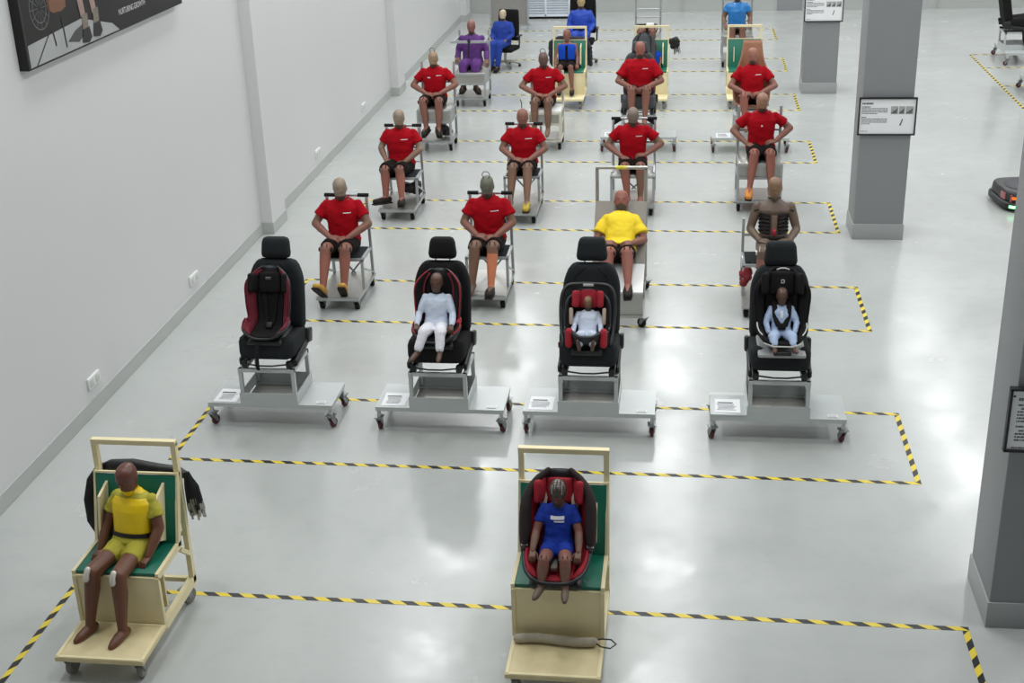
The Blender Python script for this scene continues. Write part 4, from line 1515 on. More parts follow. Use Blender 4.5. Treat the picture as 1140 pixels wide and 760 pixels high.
hp = [(-.205, -.12, .10), (-.225, -.02, .20), (-.235, .06, .34), (-.225, .12, .46), (-.18, .155, .525), (-.08, .165, .54), (.08, .165, .54), (.18, .155, .525), (.225, .12, .46), (.235, .06, .34), (.225, -.02, .20), (.205, -.12, .10)]
mb.tube([tuple(q) for q in interp(hp, [i / 40 for i in range(41)])], .017, 10, round_ends=True)
mb.build('carry_handle', M_blackp, c3)
mb = MB()
mb.box((0, .142, .54), (.09, .01, .018))
mb.build('handle_label', M_pale, c3)
for s in (-1, 1):
    mb = MB()
    mb.rbox((.062, .09, .17), .03, 7, 0, Matrix.Translation((s * .15, -.16, .165)) @ rotx(-.25))
    mb.build('leg_pad', M_redf, c3)
    mb = MB()
    mb.rbox((.035, .05, .15), .014, 5, 0, Matrix.Translation((s * .145, .03, .29)) @ rotx(-.3))
    mb.build('beige_pad', MATS['beige_pad'], c3)
mb = MB()
mb.rbox((.04, .03, .06), .012, 4, 0, Matrix.Translation((-.24, .0, .03)))
mb.build('belt_tongue', MATS['red_wheel'], c3)
dummy('tiny baby dummy in a pale blue suit lying in the infant carrier', (BX[2] - .01, 10.58, .885), S=.47, HS=1.12, lean=.60, tilt=.55, arms=dict(el=((-.25, .08, .28), (.25, .08, .28)), wr=((-.26, -.08, .20), (.25, -.08, .20)), hd=((.1, -.8, -.3), (-.1, -.8, -.3))),
      knees=((-.11, -.28, .22), (.11, -.28, .22)), ankles=((-.12, -.40, .04), (.12, -.40, .04)), feet=((-.1, -.35, .9), (.1, -.35, .9)), m=dict(head=mat('baby_tan', (128, 98, 74), .5, var=.2, scale=20), arm=BABY, fore=BABY, thigh=BABY, shin=BABY, hand=BABY), shirt=PAJ, sleeve=1.0, shorts=PAJ, legfrac=1.75,
      collar=False, prints=False, knee=None, face=True, voxel=.009, seed=8)
P4 = [(-.26, .10), (-.15, .055), (-.01, .05), (.09, .13), (.15, .30), (.20, .46), (.245, .64)]
H4 = [.175, .205, .205, .20, .225, .225, .14]
W4 = [.05, .14, .16, .11, .11, .12, .04]
c4 = child_seat('black child seat with pale piping and an emblem, baby in blue pyjamas', (BX[3] + .0, 10.65, .84), P4, H4, W4, M_seatk, M_seatk, M_seatk,
           head=(.88, .34, .20, M_seatk, M_seatk))
mb = MB()
mb.rbox((.40, .44, .035), .014, 6, 0, Matrix.Translation((0, -.04, .012)))
mb.build('base', mat('silver_grey_base', (158, 160, 160), .4), c4)
mb = MB()
mb.rbox((.15, .04, .035), .012, 4, 0, Matrix.Translation((0, -.27, .045)))
mb.build('adjuster', M_blackp, c4)
for s in (-1, 1):
    mb = MB()
    mb.tube(rim_points(P4, H4, W4, s, [.04 + .26 * i / 10 for i in range(11)], .03), .006, 6, round_ends=True)
    mb.build('piping', M_pale, c4)
    mb = MB()
    mb.tube(rim_points(P4, H4, W4, s, [.68 + .2 * i / 8 for i in range(9)], .058, s=.8), .0035, 6)
    mb.build('seam', M_pale, c4)
mb = MB()
mb.tube([(-.16, -.285, .145), (-.08, -.30, .12), (.08, -.30, .12), (.16, -.285, .145)], .006, 6)
mb.build('front_piping', M_pale, c4)
mb = MB()
mb.tube([(-.05, .10, .665), (-.02, .09, .68), (.02, .09, .68), (.05, .10, .665)], .006, 6, round_ends=True)
mb.build('top_loop', M_pale, c4)
mb = MB()
e = [(-.012, .06, .585), (-.012, .065, .555), (.008, .065, .555), (.014, .063, .562), (.008, .062, .57), (.014, .061, .578), (.008, .06, .585), (-.012, .06, .585)]
mb.tube(e, .0035, 6)
mb.build('emblem', M_pale, c4)
dummy('small brown baby dummy in blue pyjamas buckled into the black child seat', (BX[3] + .0, 10.65, .925), S=.48, HS=1.28, lean=.34, tilt=.32, arms=dict(el=((-.27, .0, .27), (.27, .0, .27)), wr=((-.22, -.20, .14), (.22, -.20, .14)), hd=((.2, -.8, -.4), (-.2, -.8, -.4))),
      knees=((-.16, -.36, .14), (.18, -.36, .14)), ankles=((-.13, -.58, .0), (.20, -.58, .0)), feet=((-.2, -.9, .35), (.2, -.9, .35)), m=dict(head=BABY, arm=BABY, fore=BABY, thigh=BABY, shin=BABY, hand=BABY),
      shirt=BPJ, sleeve=1.0, shorts=BPJ, legfrac=1.6, collar=False, prints=[(0, .44, .05, .12)], knee=None, face=True, voxel=.009, seed=12)
d4 = [o for o in bpy.data.objects if o.name.startswith('crash_test_dummy')][-1]
for s in (-1, 1):
    mb = MB()
    mb.tube([(s * .055, .10, .275), (s * .06, .035, .26), (s * .055, .0, .19), (s * .03, -.04, .13)], .024, 8, flat=.4, round_ends=True)
    mb.build('harness_pad', M_seatk, d4)
mb = MB()
mb.rbox((.07, .03, .06), .014, 5, 0, Matrix.Translation((0, -.06, .12)) @ rotx(-.4))
mb.build('harness_buckle', M_seatk, d4)
# ------------------------------------------------------------------ first row of shirts
tube_cart('tube cart under the grey-headed red shirt in the first row, left', (-3.79, 13.76, 0))
dummy('dummy in red shirt with tan head, leftmost of the first row', (-3.83, 13.95, .528), lean=.10, tilt=.42, yaw=.05, m=dict(head=GRY, arm=TAN, fore=FL, thigh=FL, shin=FL2),
      knees=((-.10, -.44, .14), (.12, -.44, .14)), ankles=((-.11, -.64, -.25), (.11, -.56, -.27)), feet=((-.15, -.75, .65), (.1, -.75, .65)), shoes=(AMB, AMB), seed=1)
tube_cart('tube cart under the green-headed red shirt in the first row', (-2.16, 13.88, 0))
dummy('dummy in red shirt with green-grey head and lifting ring, first row', (-2.17, 14.07, .528), lean=.08, tilt=.40, m=dict(head=GRN, arm=TAN, fore=FL, thigh=TAN, shin=TAN, shin2=mat('orange_shin', (196, 118, 84), .5), foot=DBR), eye=.036,
      arms=dict(el=((-.28, -.02, .30), (.28, -.02, .30)), wr=((-.10, -.235, .215), (.105, -.225, .20)), hd=((.9, -.25, -.12), (-.9, -.3, -.05))),
      knees=((-.10, -.43, .14), (.10, -.43, .14)), ankles=((-.13, -.52, -.27), (.09, -.60, -.27)), feet=((-.1, -1, -.2), (0, -1, .1)), shoes=(None, DSH), seed=2)
# reclined yellow shirt
t = thing('recliner_cart', 'stainless recliner cart with white seat and tall push handle', 'cart', (-.68, 13.0, 0))
h = .285
mb = MB()
mb.box((0, .27, .465), (2 * h, .56, .02), 0, rotx(.22))
mb.build('seat_board', M_white, t)
mb = MB()
mb.box((0, .86, .76), (2 * h, .02, .86), 0, rotx(-.86))
mb.build('back_board', mat('brushed_panel', (122, 117, 109), .5, .3, var=.1, scale=4), t)
mb = MB()
mb.box((0, .01, .27), (2 * h, .015, .25))
mb.build('front_panel', M_steel, t)
for s in (-1, 1):
    x = s * (h - .015)
    bars('base_rail', [((x, 0, .14), (x, 1.25, .14))], .03, M_steel, t)
    bars('leg', [((x, .02, .14), (x, .02, .41)), ((x, .55, .14), (x, .55, .52))], .03, M_steel, t)
    mb = MB()
    mb.tube([(x, 1.22, .14), (x, 1.22, 1.40)], .02, 10)
    mb.build('handle_post', M_steel, t)
mb = MB()
mb.tube([(-h, 1.22, 1.42), (h, 1.22, 1.42)], .02, 10)
ho = mb.build('handle_bar', M_steel, t)
mb = MB()
mb.tube([(-.06, 1.22, 1.42), (.06, 1.22, 1.42)], .0215, 10)
mb.build('yellow_sleeve', mat('yellow_sleeve', (214, 200, 60), .5), ho)
bars('cross_rail', [((-h, .0, .14), (h, .0, .14)), ((-h, 1.22, .14), (h, 1.22, .14)), ((-h, .6, .14), (h, .6, .14))], .03, M_steel, t)
for x in (-h + .02, h + .01):
    for y in (.03, 1.16):
        caster(t, x, y, .125, .052, .04, M_rubber, M_wheelgrey, rz=.8 if x > 0 else -.3)
dummy('dummy in bright yellow shirt reclining on the stainless cart', (-.675, 13.66, .54), lean=.86, tilt=.12, width=.86, m=dict(head=FL2, arm=FL, fore=FL, thigh=FL2, shin=FL2, hand=FL), shirt=YELT, sleeve=.72, collar=M_seatk,
      arms=dict(el=((-.26, .17, .17), (.26, .17, .17)), wr=((-.15, -.09, .225), (.15, -.09, .225)), hd=((.85, -.3, .0), (-.85, -.3, .0))), knees=((-.10, -.36, .20), (.10, -.36, .20)), ankles=((-.11, -.58, -.08), (.12, -.58, -.08)), feet=((0, -1, -.1), (0, -1, -.1)),
      shoes=(DSH, DSH), prints=False, legfrac=.7, seed=3, loose=.024)
# bare dummy with open rib cage
tc = tube_cart('tube cart under the bare brown dummy with open ribs', (.94, 13.74, 0), W=.54, grip=None, top=.9)
mb = MB()
mb.box((-.285, -.02, .42), (.012, .1, .3))
mb.build('side_plate', M_white, tc)
t = thing('red_pouch', 'dark red pouch hanging on the cart beside the bare dummy', 'pouch', (.70, 13.66, .18))
b = MB()
for k in range(9):
    b.ell((random.uniform(-.04, .05), random.uniform(-.03, .03), .12 + .02 * k), (.05, .045, .05), 10)
obj('pouch', remesh(b, 'pouch', [mat('pouch_red', (128, 26, 34), .55, var=.35, scale=18)], .01, 3, .008, 25), t)
mb = MB()
mb.tube([(0, 0, .32), (.03, 0, .36), (.05, 0, .31)], .008, 6)
mb.build('strap', M_rubber, t)
_, lp, H, sh, S_ = dummy('bare brown dummy with exposed rib cage, first row right', (.99, 14.0, .528), lean=.10, tilt=.22, m=dict(head=mat('dummy_ochre', (124, 96, 72), .5, var=.12), torso=mat('dummy_chest', (96, 78, 66), .5, var=.12), arm=DBR, fore=DBR, thigh=DBR, shin=mat('dummy_rosy', (138, 92, 78), .5), hand=DBR),
      arms=dict(el=((-.25, .0, .27), (.25, .0, .27)), wr=((-.16, -.22, .21), (.16, -.22, .21)), hd=((.85, -.4, -.05), (-.85, -.4, -.05))), knees=((-.13, -.43, .14), (.13, -.43, .14)), ankles=((-.13, -.53, -.27), (.13, -.53, -.27)), shirt=None, shorts=None, ribs=True, collar=False, prints=False, knee=KNW, seed=5)
sk = [o for o in bpy.data.objects if o.name.startswith('crash_test_dummy')][-1]
m_rib = mat('dark_rib_steel', (34, 30, 30), .4, .4)
for k in range(6):
    z = .235 + .04 * k
    for s in (-1, 1):
        mb = MB()
        pts = []
        for a in np.linspace(.30, 2.6, 10):
            pts.append(lp((s * .155 * math.sin(a), -.118 * math.cos(a) + .005, z + .015 * math.sin(a))))
        mb.tube(pts, .0115, 6, flat=1.4)
        mb.build('rib', m_rib, sk)
mb = MB()
mb.box(lp((0, -.125, .34)), (.055, .016, .2), 0, rotx(-.1), ch=.006)
mb.build('sternum', mat('sternum_tan', (112, 92, 78), .5), sk)
mb = MB()
mb.rbox((.04, .05, .07), .015, 4, 0, Matrix.Translation(lp((0, -.14, .255))))
mb.build('red_sensor', mat('sensor_red', (170, 40, 56), .4), sk)
mb = MB()
mb.tube([lp((-.12, -.12, .20)), lp((0, -.145, .19)), lp((.12, -.12, .20))], .016, 8)
mb.build('pelvis_bar', m_rib, sk)
mb = MB()
n = 16
mb.tube([lp((.06 * math.cos(2 * PI * j / n), .02 + .06 * math.sin(2 * PI * j / n), .612)) for j in range(n)], .012, 8, closed=True)
mb.build('neck_ring', m_rib, sk)
for s in (-1, 1):
    mb = MB()
    q = sh[0] if s < 0 else sh[1]
    for a in range(5):
        mb.ell((q.x + s * (.0 + .012 * a - .02), q.y - .055, q.z - .02 - .004 * a), (.011, .009, .014), 8)
    mb.build('shoulder_bolt', m_rib, sk)

# ------------------------------------------------------------------ second row of red shirts
def bag(label, loc, m, w=.16):
    t = thing('bag', label, 'bag', loc)
    b = MB()
    rn = random.Random(int(loc[0] * 50))
    for k in range(12):
        b.ell((rn.uniform(-w * .6, w * .6), rn.uniform(-.06, .06), .05 + rn.uniform(0, .13)), (.07, .06, .05), 10)
    obj('pack', remesh(b, 'pack', [m], .012, 4, .01, 18), t)
    mb = MB()
    mb.tube([(w * .3, 0, .17), (w * .5, .02, .27), (w * .75, 0, .25), (w * .7, 0, .13)], .012, 6, flat=.5)
    mb.build('strap', M_rubber, t)
M_bag = mat('black_nylon', (30, 28, 28), .6, var=.3, scale=20)
tube_cart('tube cart with a black bag under the leftmost second-row dummy', (-3.80, 17.02, 0))
bag('black bag on the cart deck behind the second-row dummy', (-3.72, 17.18, .17), M_bag)
dummy('dummy in red shirt with long shorts, leftmost of the second row', (-3.83, 17.22, .528), rz=-.06, lean=.10, tilt=.30, m=dict(head=GRY, arm=GRY, fore=TAN, thigh=FL, shin=FL2),
      arms=dict(el=((-.28, .02, .31), (.29, .0, .31)), wr=((-.16, -.19, .20), (.12, -.23, .19)), hd=((.6, -.6, -.3), (-.7, -.6, -.15))), knees=((-.11, -.44, .13), (.09, -.42, .13)), ankles=((-.10, -.50, -.24), (.13, -.54, -.24)),
      feet=((-.7, -.8, .1), (.15, -1, .1)), shoes=(DSH, DSH), legfrac=.98, seed=6, voxel=.0125)
tube_cart('long tube cart under the pink-headed second-row dummy', (-2.15, 17.0, 0), wheelbase=.9, seat_front=.0, back_y=.42)
dummy('dummy in red shirt with pink head and thin antenna, second row', (-2.15, 17.28, .528), lean=.08, tilt=.36, m=dict(head=FL, arm=TAN, fore=FL, thigh=TAN, shin=TAN), arms=dict(el=((-.29, -.02, .30), (.30, -.02, .30)), wr=((-.095, -.235, .215), (.10, -.225, .20)), hd=((.9, -.25, -.12), (-.9, -.3, -.05))),
      knees=((-.10, -.43, .14), (.10, -.43, .14)), ankles=((-.12, -.60, -.27), (.11, -.66, -.25)), feet=((-.1, -1, -.15), (0, -1, -.1)), shoes=(None, YSH), seed=7, voxel=.0125)
dd = [o for o in bpy.data.objects if o.name.startswith('crash_test_dummy')][-1]
mb = MB()
mb.tube([(-.01, .03, .84), (-.012, .05, .90), (-.03, .05, .95)], .006, 6)
mb.build('antenna', M_blackp, dd)
tube_cart('tube cart with black corner gussets under a second-row dummy', (-.67, 17.22, 0), W=.56, wheelbase=.58, seat_front=-.18, back_y=.33, top=1.17, grip='gusset', round_seat=True)
dummy('dummy in red shirt with grey head, elbows spread, second row', (-.68, 17.42, .53), lean=.06, tilt=.52, m=dict(head=mat('dummy_ash', (118, 104, 92), .5, var=.2), arm=TAN, fore=FL, thigh=FL, shin=FL2, shin2=TAN), arms=dict(el=((-.35, .0, .31), (.38, .0, .33)), wr=((-.14, -.20, .20), (.17, -.17, .22)), hd=((.7, -.5, -.3), (-.95, -.1, -.05))),
      knees=((-.09, -.44, .11), (.12, -.42, .11)), ankles=((-.05, -.47, -.28), (.12, -.46, -.28)), seed=8, voxel=.0125)
bc = box_cart('box cart under the rightmost second-row dummy', (1.0, 17.40, 0), W=.56, wheelbase=.50, seat_z=.66, top=1.30)
dummy('dummy in red shirt with one orange shoe, rightmost of the second row', (1.02, 17.56, .672), lean=.06, tilt=.36, m=dict(head=mat('dummy_rose_tan', (146, 108, 88), .5), arm=FL, fore=FL, thigh=FL2, shin=FL2, hand=FL), arms=dict(el=((-.37, .0, .33), (.38, .02, .36)), wr=((-.19, -.20, .20), (.18, -.17, .23)), hd=((.8, -.4, -.25), (-.85, -.2, -.1))),
      knees=((-.10, -.44, .12), (.11, -.44, .12)), ankles=((-.15, -.56, -.30), (.12, -.54, -.28)), feet=((-.1, -1, -.25), (0, -1, -.25)), shoes=(ORG, None), prints=[(.0, .42, .02, .018)], seed=9, voxel=.0125)

# ------------------------------------------------------------------ third row of red shirts
bc = box_cart('box cart with a black bag under the leftmost third-row dummy', (-3.92, 20.46, 0), W=.52, wheelbase=.46, seat_z=.66, top=1.32)
bag('black bag on the low shelf under the leftmost third-row dummy', (-3.84, 20.46, .174), M_bag)
dummy('dummy in red shirt with tan head and ring, leftmost of the third row', (-3.96, 20.62, .672), lean=.06, tilt=.36, m=dict(head=mat('dummy_sand', (152, 126, 100), .5), arm=FL, fore=FL, thigh=FL, shin=FL), eye=.034,
      arms=dict(el=((-.35, -.02, .30), (.35, -.02, .31)), wr=((-.10, -.235, .215), (.11, -.225, .21)), hd=((.9, -.25, -.12), (-.9, -.3, -.05))), knees=((-.13, -.43, .13), (.13, -.43, .13)), ankles=((-.08, -.47, -.28), (.12, -.50, -.28)), feet=((-.2, -1, -.2), (.3, -1, -.2)), shoes=(DSH, DSH), prints=[(.09, .47, .08, .009), (-.07, .44, .045, .014)], seed=10, voxel=.013)
box_cart('cream-framed box cart under the second third-row dummy', (-2.18, 20.55, 0), W=.50, wheelbase=.46, seat_z=.60, top=1.15, cushion=M_white, frame_m=mat('ivory_tube', (206, 202, 186), .45))
dummy('dummy in red shirt with dark head and lifting ring, third row', (-2.22, 20.72, .63), lean=.06, tilt=.40, m=dict(head=mat('dummy_plum', (98, 72, 66), .5), arm=TAN, fore=FL, thigh=TAN, shin=TAN), eye=.036, arms=dict(el=((-.36, -.02, .30), (.34, -.02, .30)), wr=((-.095, -.235, .215), (.10, -.225, .20)), hd=((.9, -.25, -.12), (-.9, -.3, -.05))),
      knees=((-.11, -.43, .13), (.10, -.43, .13)), ankles=((-.11, -.48, -.28), (.10, -.48, -.28)), legfrac=.55, seed=11, voxel=.013)
platform_cart('grey platform cart under the third-row grey car seat', (-.71, 20.42, 0))
sheet('printed white sheet on the platform cart under the grey car seat', (-1.13, 20.36, .241))
car_seat('grey car seat under a bald red-shirted dummy, third row', (-.71, 20.46, .585), m=M_seatg, hr=(.27, .18, .85), hlift=-.02)
KUP = ((-.11, -.42, .20), (.11, -.42, .20))
AUP = ((-.10, -.52, -.20), (.10, -.52, -.20))
dummy('dummy in loose red shirt with pink bald head in the grey car seat', (-.70, 20.50, .80), lean=.16, tilt=.20, fat=1.12, m=dict(head=FL2, arm=FL, fore=FL, thigh=FL, shin=FL), arms=dict(el=((-.34, -.04, .26), (.34, -.04, .26)), wr=((-.12, -.25, .20), (.10, -.25, .20)), hd=((.8, -.5, -.2), (-.8, -.5, -.2))),
      knees=KUP, ankles=AUP, legfrac=.6, sleeve=.75, seed=12, voxel=.013, loose=.022)
platform_cart('grey platform cart under the third-row tan moulded seat', (1.01, 20.36, 0))
sheet('printed white sheet on the platform cart under the tan moulded seat', (.60, 20.30, .241))
t = thing('moulded_seat', 'tan one-piece moulded seat tapering behind the red-shirted dummy', 'seat', (1.02, 20.42, .585))
mb = MB()
PM = [(-.26, .13), (-.12, .07), (.06, .06), (.18, .16), (.26, .45), (.33, .75), (.39, 1.02)]
bucket(mb, PM, [.24, .25, .25, .27, .27, .17, .13], [.03, .05, .06, .07, .07, .03, .01], .03, rnd=False)
M_mould = mat('tan_moulding', (158, 108, 82), .5, var=.08)
mb.build('shell', M_mould, t, sharp=None)
for s in (-1, 1):
    mb = MB()
    mb.box((s * .2, -.04, .035), (.05, .46, .07))
    mb.build('skid', M_blackp, t)
mb = MB()
mb.box((0, .10, .09), (.30, .03, .16))
mb.build('support', M_blackp, t)
dummy('dummy in red shirt in the tan moulded seat, third row right', (1.02, 20.46, .70), lean=.20, tilt=.16, m=dict(head=mat('dummy_copper', (150, 98, 80), .5), arm=FL, fore=FL, thigh=FL2, shin=FL2), arms=dict(el=((-.33, -.03, .28), (.35, -.03, .28)), wr=((-.12, -.25, .22), (.12, -.25, .22)), hd=((.9, -.35, -.1), (-.9, -.35, -.1))),
      knees=((-.14, -.42, .20), (.14, -.42, .20)), ankles=AUP, legfrac=.6, seed=13, voxel=.013)

# ------------------------------------------------------------------ back rows
bx = box_cart('box cart with chest bar under the purple-suited dummy', (-3.83, 23.62, 0), W=.54, wheelbase=.62, seat_z=.60, top=1.26)
mb = MB()
mb.bar((-.34, -.22, 1.14), (.36, -.22, 1.14), .04)
mb.build('chest_bar', M_alu, bx)
for s in (-1, 1):
    bars('chest_bar_arm', [((s * .27, -.20, 1.14), (s * .27, .36, 1.14))], .03, M_alu, bx)
mb = MB()
mb.bar((.0, -.245, 1.16), (-.02, -.25, .86), .03, .012)
mb.bar((.0, -.245, 1.20), (.0, -.245, 1.14), .05, .03)
mb.build('chest_strap', M_blackp, bx)
dummy('dummy in a purple suit behind a chest bar on a box cart', (-3.85, 23.82, .612), lean=.05, tilt=.22, m=dict(head=mat('dummy_mauve', (130, 84, 78), .5), arm=TAN, fore=TAN, thigh=FL, shin=FL), shirt=PUR, sleeve=1.0, shorts=PUR, legfrac=1.78, collar=False, prints=False,
      arms=dict(el=((-.26, .02, .28), (.26, .02, .28)), wr=((-.25, -.20, .20), (.28, -.16, .16)), hd=((.1, -.9, -.3), (.1, -.7, -.6))), knees=((-.11, -.42, .12), (.11, -.42, .12)), ankles=((-.11, -.45, -.26), (.12, -.46, -.26)), feet=((-.1, -1, -.1), (.5, -1, -.2)), shoes=(DSH, DSH), seed=14, voxel=.014)

def office_chair(label, loc, rz=0.0, seat_z=.42, back_h=.62, m=None, arms_=True, bw=.46):
    m = m or M_seatk
    t = thing('office_chair', label, 'chair', loc, rz)
    mb = MB()
    mb.rbox((.48, .48, .09), .035, 7, 0, Matrix.Translation((0, 0, seat_z - .045)))
    mb.build('seat', m, t)
    mb = MB()
    mb.rbox((bw, .08, back_h), .035, 9, 0, Matrix.Translation((0, .25, seat_z + .08 + back_h / 2)) @ rotx(-.12), lambda x, y, z: (x * (1 - .18 * max(0, z / back_h)), y - .25 * x * x, z))
    mb.build('backrest', m, t)
    mb = MB()
    mb.tube([(0, 0, .09), (0, 0, seat_z - .08)], .03, 12)
    mb.build('column', M_steel, t)
    mb = MB()
    mb.rbox((.2, .26, .04), .012, 4, 0, Matrix.Translation((0, .04, seat_z - .1)))
    mb.tube([(0, .15, seat_z - .1), (0, .29, seat_z - .06), (0, .31, seat_z + .2)], .02, 8, flat=.5)
    mb.build('mechanism', M_blackp, t)
    if arms_:
        for s in (-1, 1):
            mb = MB()
            mb.tube([(s * .22, .05, seat_z - .06), (s * .29, .05, seat_z - .03), (s * .30, .06, seat_z + .2)], .016, 8)
            mb.rbox((.06, .24, .03), .012, 4, 0, Matrix.Translation((s * .30, .04, seat_z + .21)))
            mb.build('armrest', M_blackp, t)
    for k in range(5):
        a = 2 * PI * k / 5 + .3
        d = V(math.cos(a), math.sin(a), 0)
        mb = MB()
        mb.tube([d * .02 + V(0, 0, .115), d * .30 + V(0, 0, .075)], [.024, .016], 8)
        mb.build('base_spoke', mat('grey_spoke', (150, 148, 142), .4, .3), t)
        caster(t, d.x * .29, d.y * .29, .068, .026, .04, rz=a)
    return t
office_chair('black office chair under the cobalt-overalled dummy', (-3.66, 26.86, 0), rz=-.25)
dummy('dummy with pale head in cobalt blue overalls on an office chair', (-3.70, 26.80, .43), rz=-.22, S=.86, lean=.16, tilt=.1, m=dict(head=mat('dummy_pale', (190, 172, 148), .6), arm=TAN, fore=TAN, thigh=FL, shin=FL), shirt=COB, sleeve=1.0, shorts=COB, legfrac=1.9, collar=False, prints=False, loose=.028,
      arms=dict(el=((-.25, .02, .26), (.25, .02, .26)), wr=((-.16, -.22, .18), (.16, -.22, .18)), hd=((.4, -.9, -.2), (-.4, -.9, -.2))), knees=((-.09, -.44, .12), (.09, -.44, .12)), ankles=((-.10, -.54, -.38), (.06, -.54, -.38)), shoes=(DSH, DSH), seed=15, voxel=.014)

wood_cart('distant cream wooden cart carrying the blue-vested dummy', (-2.08, 23.02, 0), fins=True, worn=False)
dummy('dummy in a bright blue vest and black shorts on the wooden cart', (-2.12, 23.76, .588), S=.80, HS=1.1, lean=.18, tilt=.2, m=dict(head=FL, arm=FL, fore=FL, thigh=FL, shin=FL, torso=FL), shirt=None, vest=(BLV, .18, .56, .03), shorts=SHO, legfrac=1.0, collar=False, prints=False,
      arms=dict(el=((-.24, .02, .26), (.24, .02, .26)), wr=((-.24, -.12, .10), (.24, -.12, .10)), hd=((0, -.8, -.4), (0, -.8, -.4))), knees=((-.11, -.46, .12), (.12, -.46, .12)), ankles=((-.13, -.52, -.36), (.15, -.52, -.36)), shoes=(DSH, DSH), seed=16, voxel=.014)
v3 = [o for o in bpy.data.objects if o.name.startswith('crash_test_dummy')][-1]
mb = MB()
mb.box((0, -.075, .30), (.04, .02, .24), 0, rotx(-.18))
mb.build('vest_zip', SHO, v3)
def jacket(label, pts, r, loc=(0, 0, 0), m=None):
    t = thing('jacket', label, 'jacket')
    b = MB()
    b.tube(pts, r, 10, round_ends=True)
    obj('cloth', remesh(b, 'cloth', [m or mat('navy_cloth', (26, 28, 40), .7, var=.2)], .014, 3, .012, 14), t)
    return t
jacket('navy jacket hanging behind the blue-vested dummy board', [(-2.40, 24.02, .62), (-2.43, 24.05, .80), (-2.42, 24.08, 1.0), (-2.30, 24.10, 1.06), (-2.05, 24.10, 1.06), (-1.80, 24.10, 1.04), (-1.73, 24.06, .90), (-1.72, 24.02, .62)], [.05, .06, .06, .05, .05, .05, .05, .05])

wood_cart('distant cream wooden cart partly hidden behind the grey car seat', (-.61, 23.02, 0), fins=True, worn=False)
P5 = [(-.27, .09), (-.15, .05), (.0, .05), (.10, .12), (.18, .28), (.25, .45), (.30, .60)]
child_seat('dark grey child seat on the half-hidden wooden cart', (-.74, 23.58, .588), P5, [.18, .2, .2, .2, .2, .19, .14], [.04, .09, .12, .1, .11, .1, .05], M_blackp, M_seatg, M_seatg)
dummy('small dummy in blue at the right of the half-hidden wooden cart', (-.56, 23.74, .588), S=.52, HS=1.2, lean=.26, tilt=.3, m=dict(head=BRN, arm=FL, fore=FL, thigh=FL, shin=FL), shirt=BLV, sleeve=.55, shorts=SHO, collar=False, prints=False,
      arms=SIDES, knees=((-.11, -.46, .12), (.12, -.46, .12)), ankles=((-.13, -.56, -.2), (.15, -.56, -.2)), seed=17, voxel=.014)
t = thing('cable_bundle', 'small black cable bundle hanging off the half-hidden wooden cart', 'cable')
b = MB()
for k in range(7):
    b.ell((-.22 + random.uniform(-.05, .06), 24.06 + random.uniform(-.03, .03), .98 + random.uniform(-.07, .07)), (.06, .05, .06), 10)
obj('sheath', remesh(b, 'sheath', [MATS['black_sheath']], .014, 3, .012, 16), t)
strands(t, -.18, 24.03, .98, 10, .16, 9)
wood_cart('distant cream wooden cart behind the tan moulded seat', (1.03, 23.02, 0), fins=False, worn=False)
t3 = [o for o in bpy.data.objects if o.name.startswith('wooden_cart')][-1]
mb = MB()
mb.box((-.18, .86, .80), (.012, .05, .26), 0, rotx(-.27))
mb.build('side_fin', M_wood, t3)

# row with tall ladder carts
def ladder_cart(label, loc, W, seat_z, rungs):
    t = box_cart(label, loc, W=W, wheelbase=.62, seat_z=seat_z, top=2.05, group='tall ladder carts')
    for z in rungs:
        mb = MB()
        mb.tube([(-W / 2, .36, z), (W / 2, .36, z)], .014, 8)
        mb.build('rung', M_alu, t)
    return t
office_chair('tall black chair under the blue-shirted dummy by the louvre unit', (-2.10, 27.15, 0), seat_z=.50, back_h=.95, arms_=True, bw=.54)
dummy('blue-shirted dummy on a tall black chair by the louvre unit', (-2.12, 27.12, .512), S=1.0, lean=.10, tilt=.1, m=dict(head=mat('dummy_ivory', (176, 152, 108), .6), arm=BLU, fore=BLU, thigh=BLU, shin=FL), shirt=mat('royal_blue_shirt', (22, 64, 170), .6), sleeve=1.0, shorts=mat('royal_blue_trousers', (22, 60, 160), .6), legfrac=1.7, prints=False, collar=False,
      belt=M_rubber, arms=dict(el=((-.25, .03, .28), (.25, .03, .28)), wr=((-.18, -.2, .18), (.18, -.2, .18)), hd=((.4, -.9, -.2), (-.4, -.9, -.2))), shoes=(DSH, DSH), seed=18, voxel=.014)
lc = ladder_cart('tall ladder cart holding bare dummy legs', (-.77, 26.95, 0), .50, .60, (.9, 1.06, 1.5))
mb = MB()
mb.tube([(-.25, .34, 1.45), (-.25, .34, 1.75)], .024, 8)
mb.build('yellow_sleeve', MATS['yellow_sleeve'], lc)
dummy('bare dummy pelvis and legs with hoses on a ladder cart', (-.78, 27.02, .612), lean=0, legs_only=True, shirt=None, shorts=None, m=dict(torso=SHO, thigh=FL, shin=DBR), knee=KNJ, knees=((-.12, -.40, .12), (.12, -.40, .12)), ankles=((-.12, -.46, -.28), (.12, -.46, -.28)), seed=19, voxel=.014)
lg = [o for o in bpy.data.objects if o.name.startswith('crash_test_dummy')][-1]
for s in (-1, 1):
    mb = MB()
    mb.tube([(s * .10, -.05, .20), (s * .19, -.15, .22), (s * .22, -.32, .16), (s * .15, -.40, .05)], .012, 8)
    mb.build('hose', M_blackp, lg)
mb = MB()
mb.rbox((.16, .14, .06), .025, 5, 0, Matrix.Translation((.06, -.08, .20)))
mb.build('white_pad', M_white, lg)
ladder_cart('tall ladder cart under the shiny blue-shirted dummy', (1.01, 26.98, 0), .58, .62, (.8, 1.02, 1.22, 1.42))
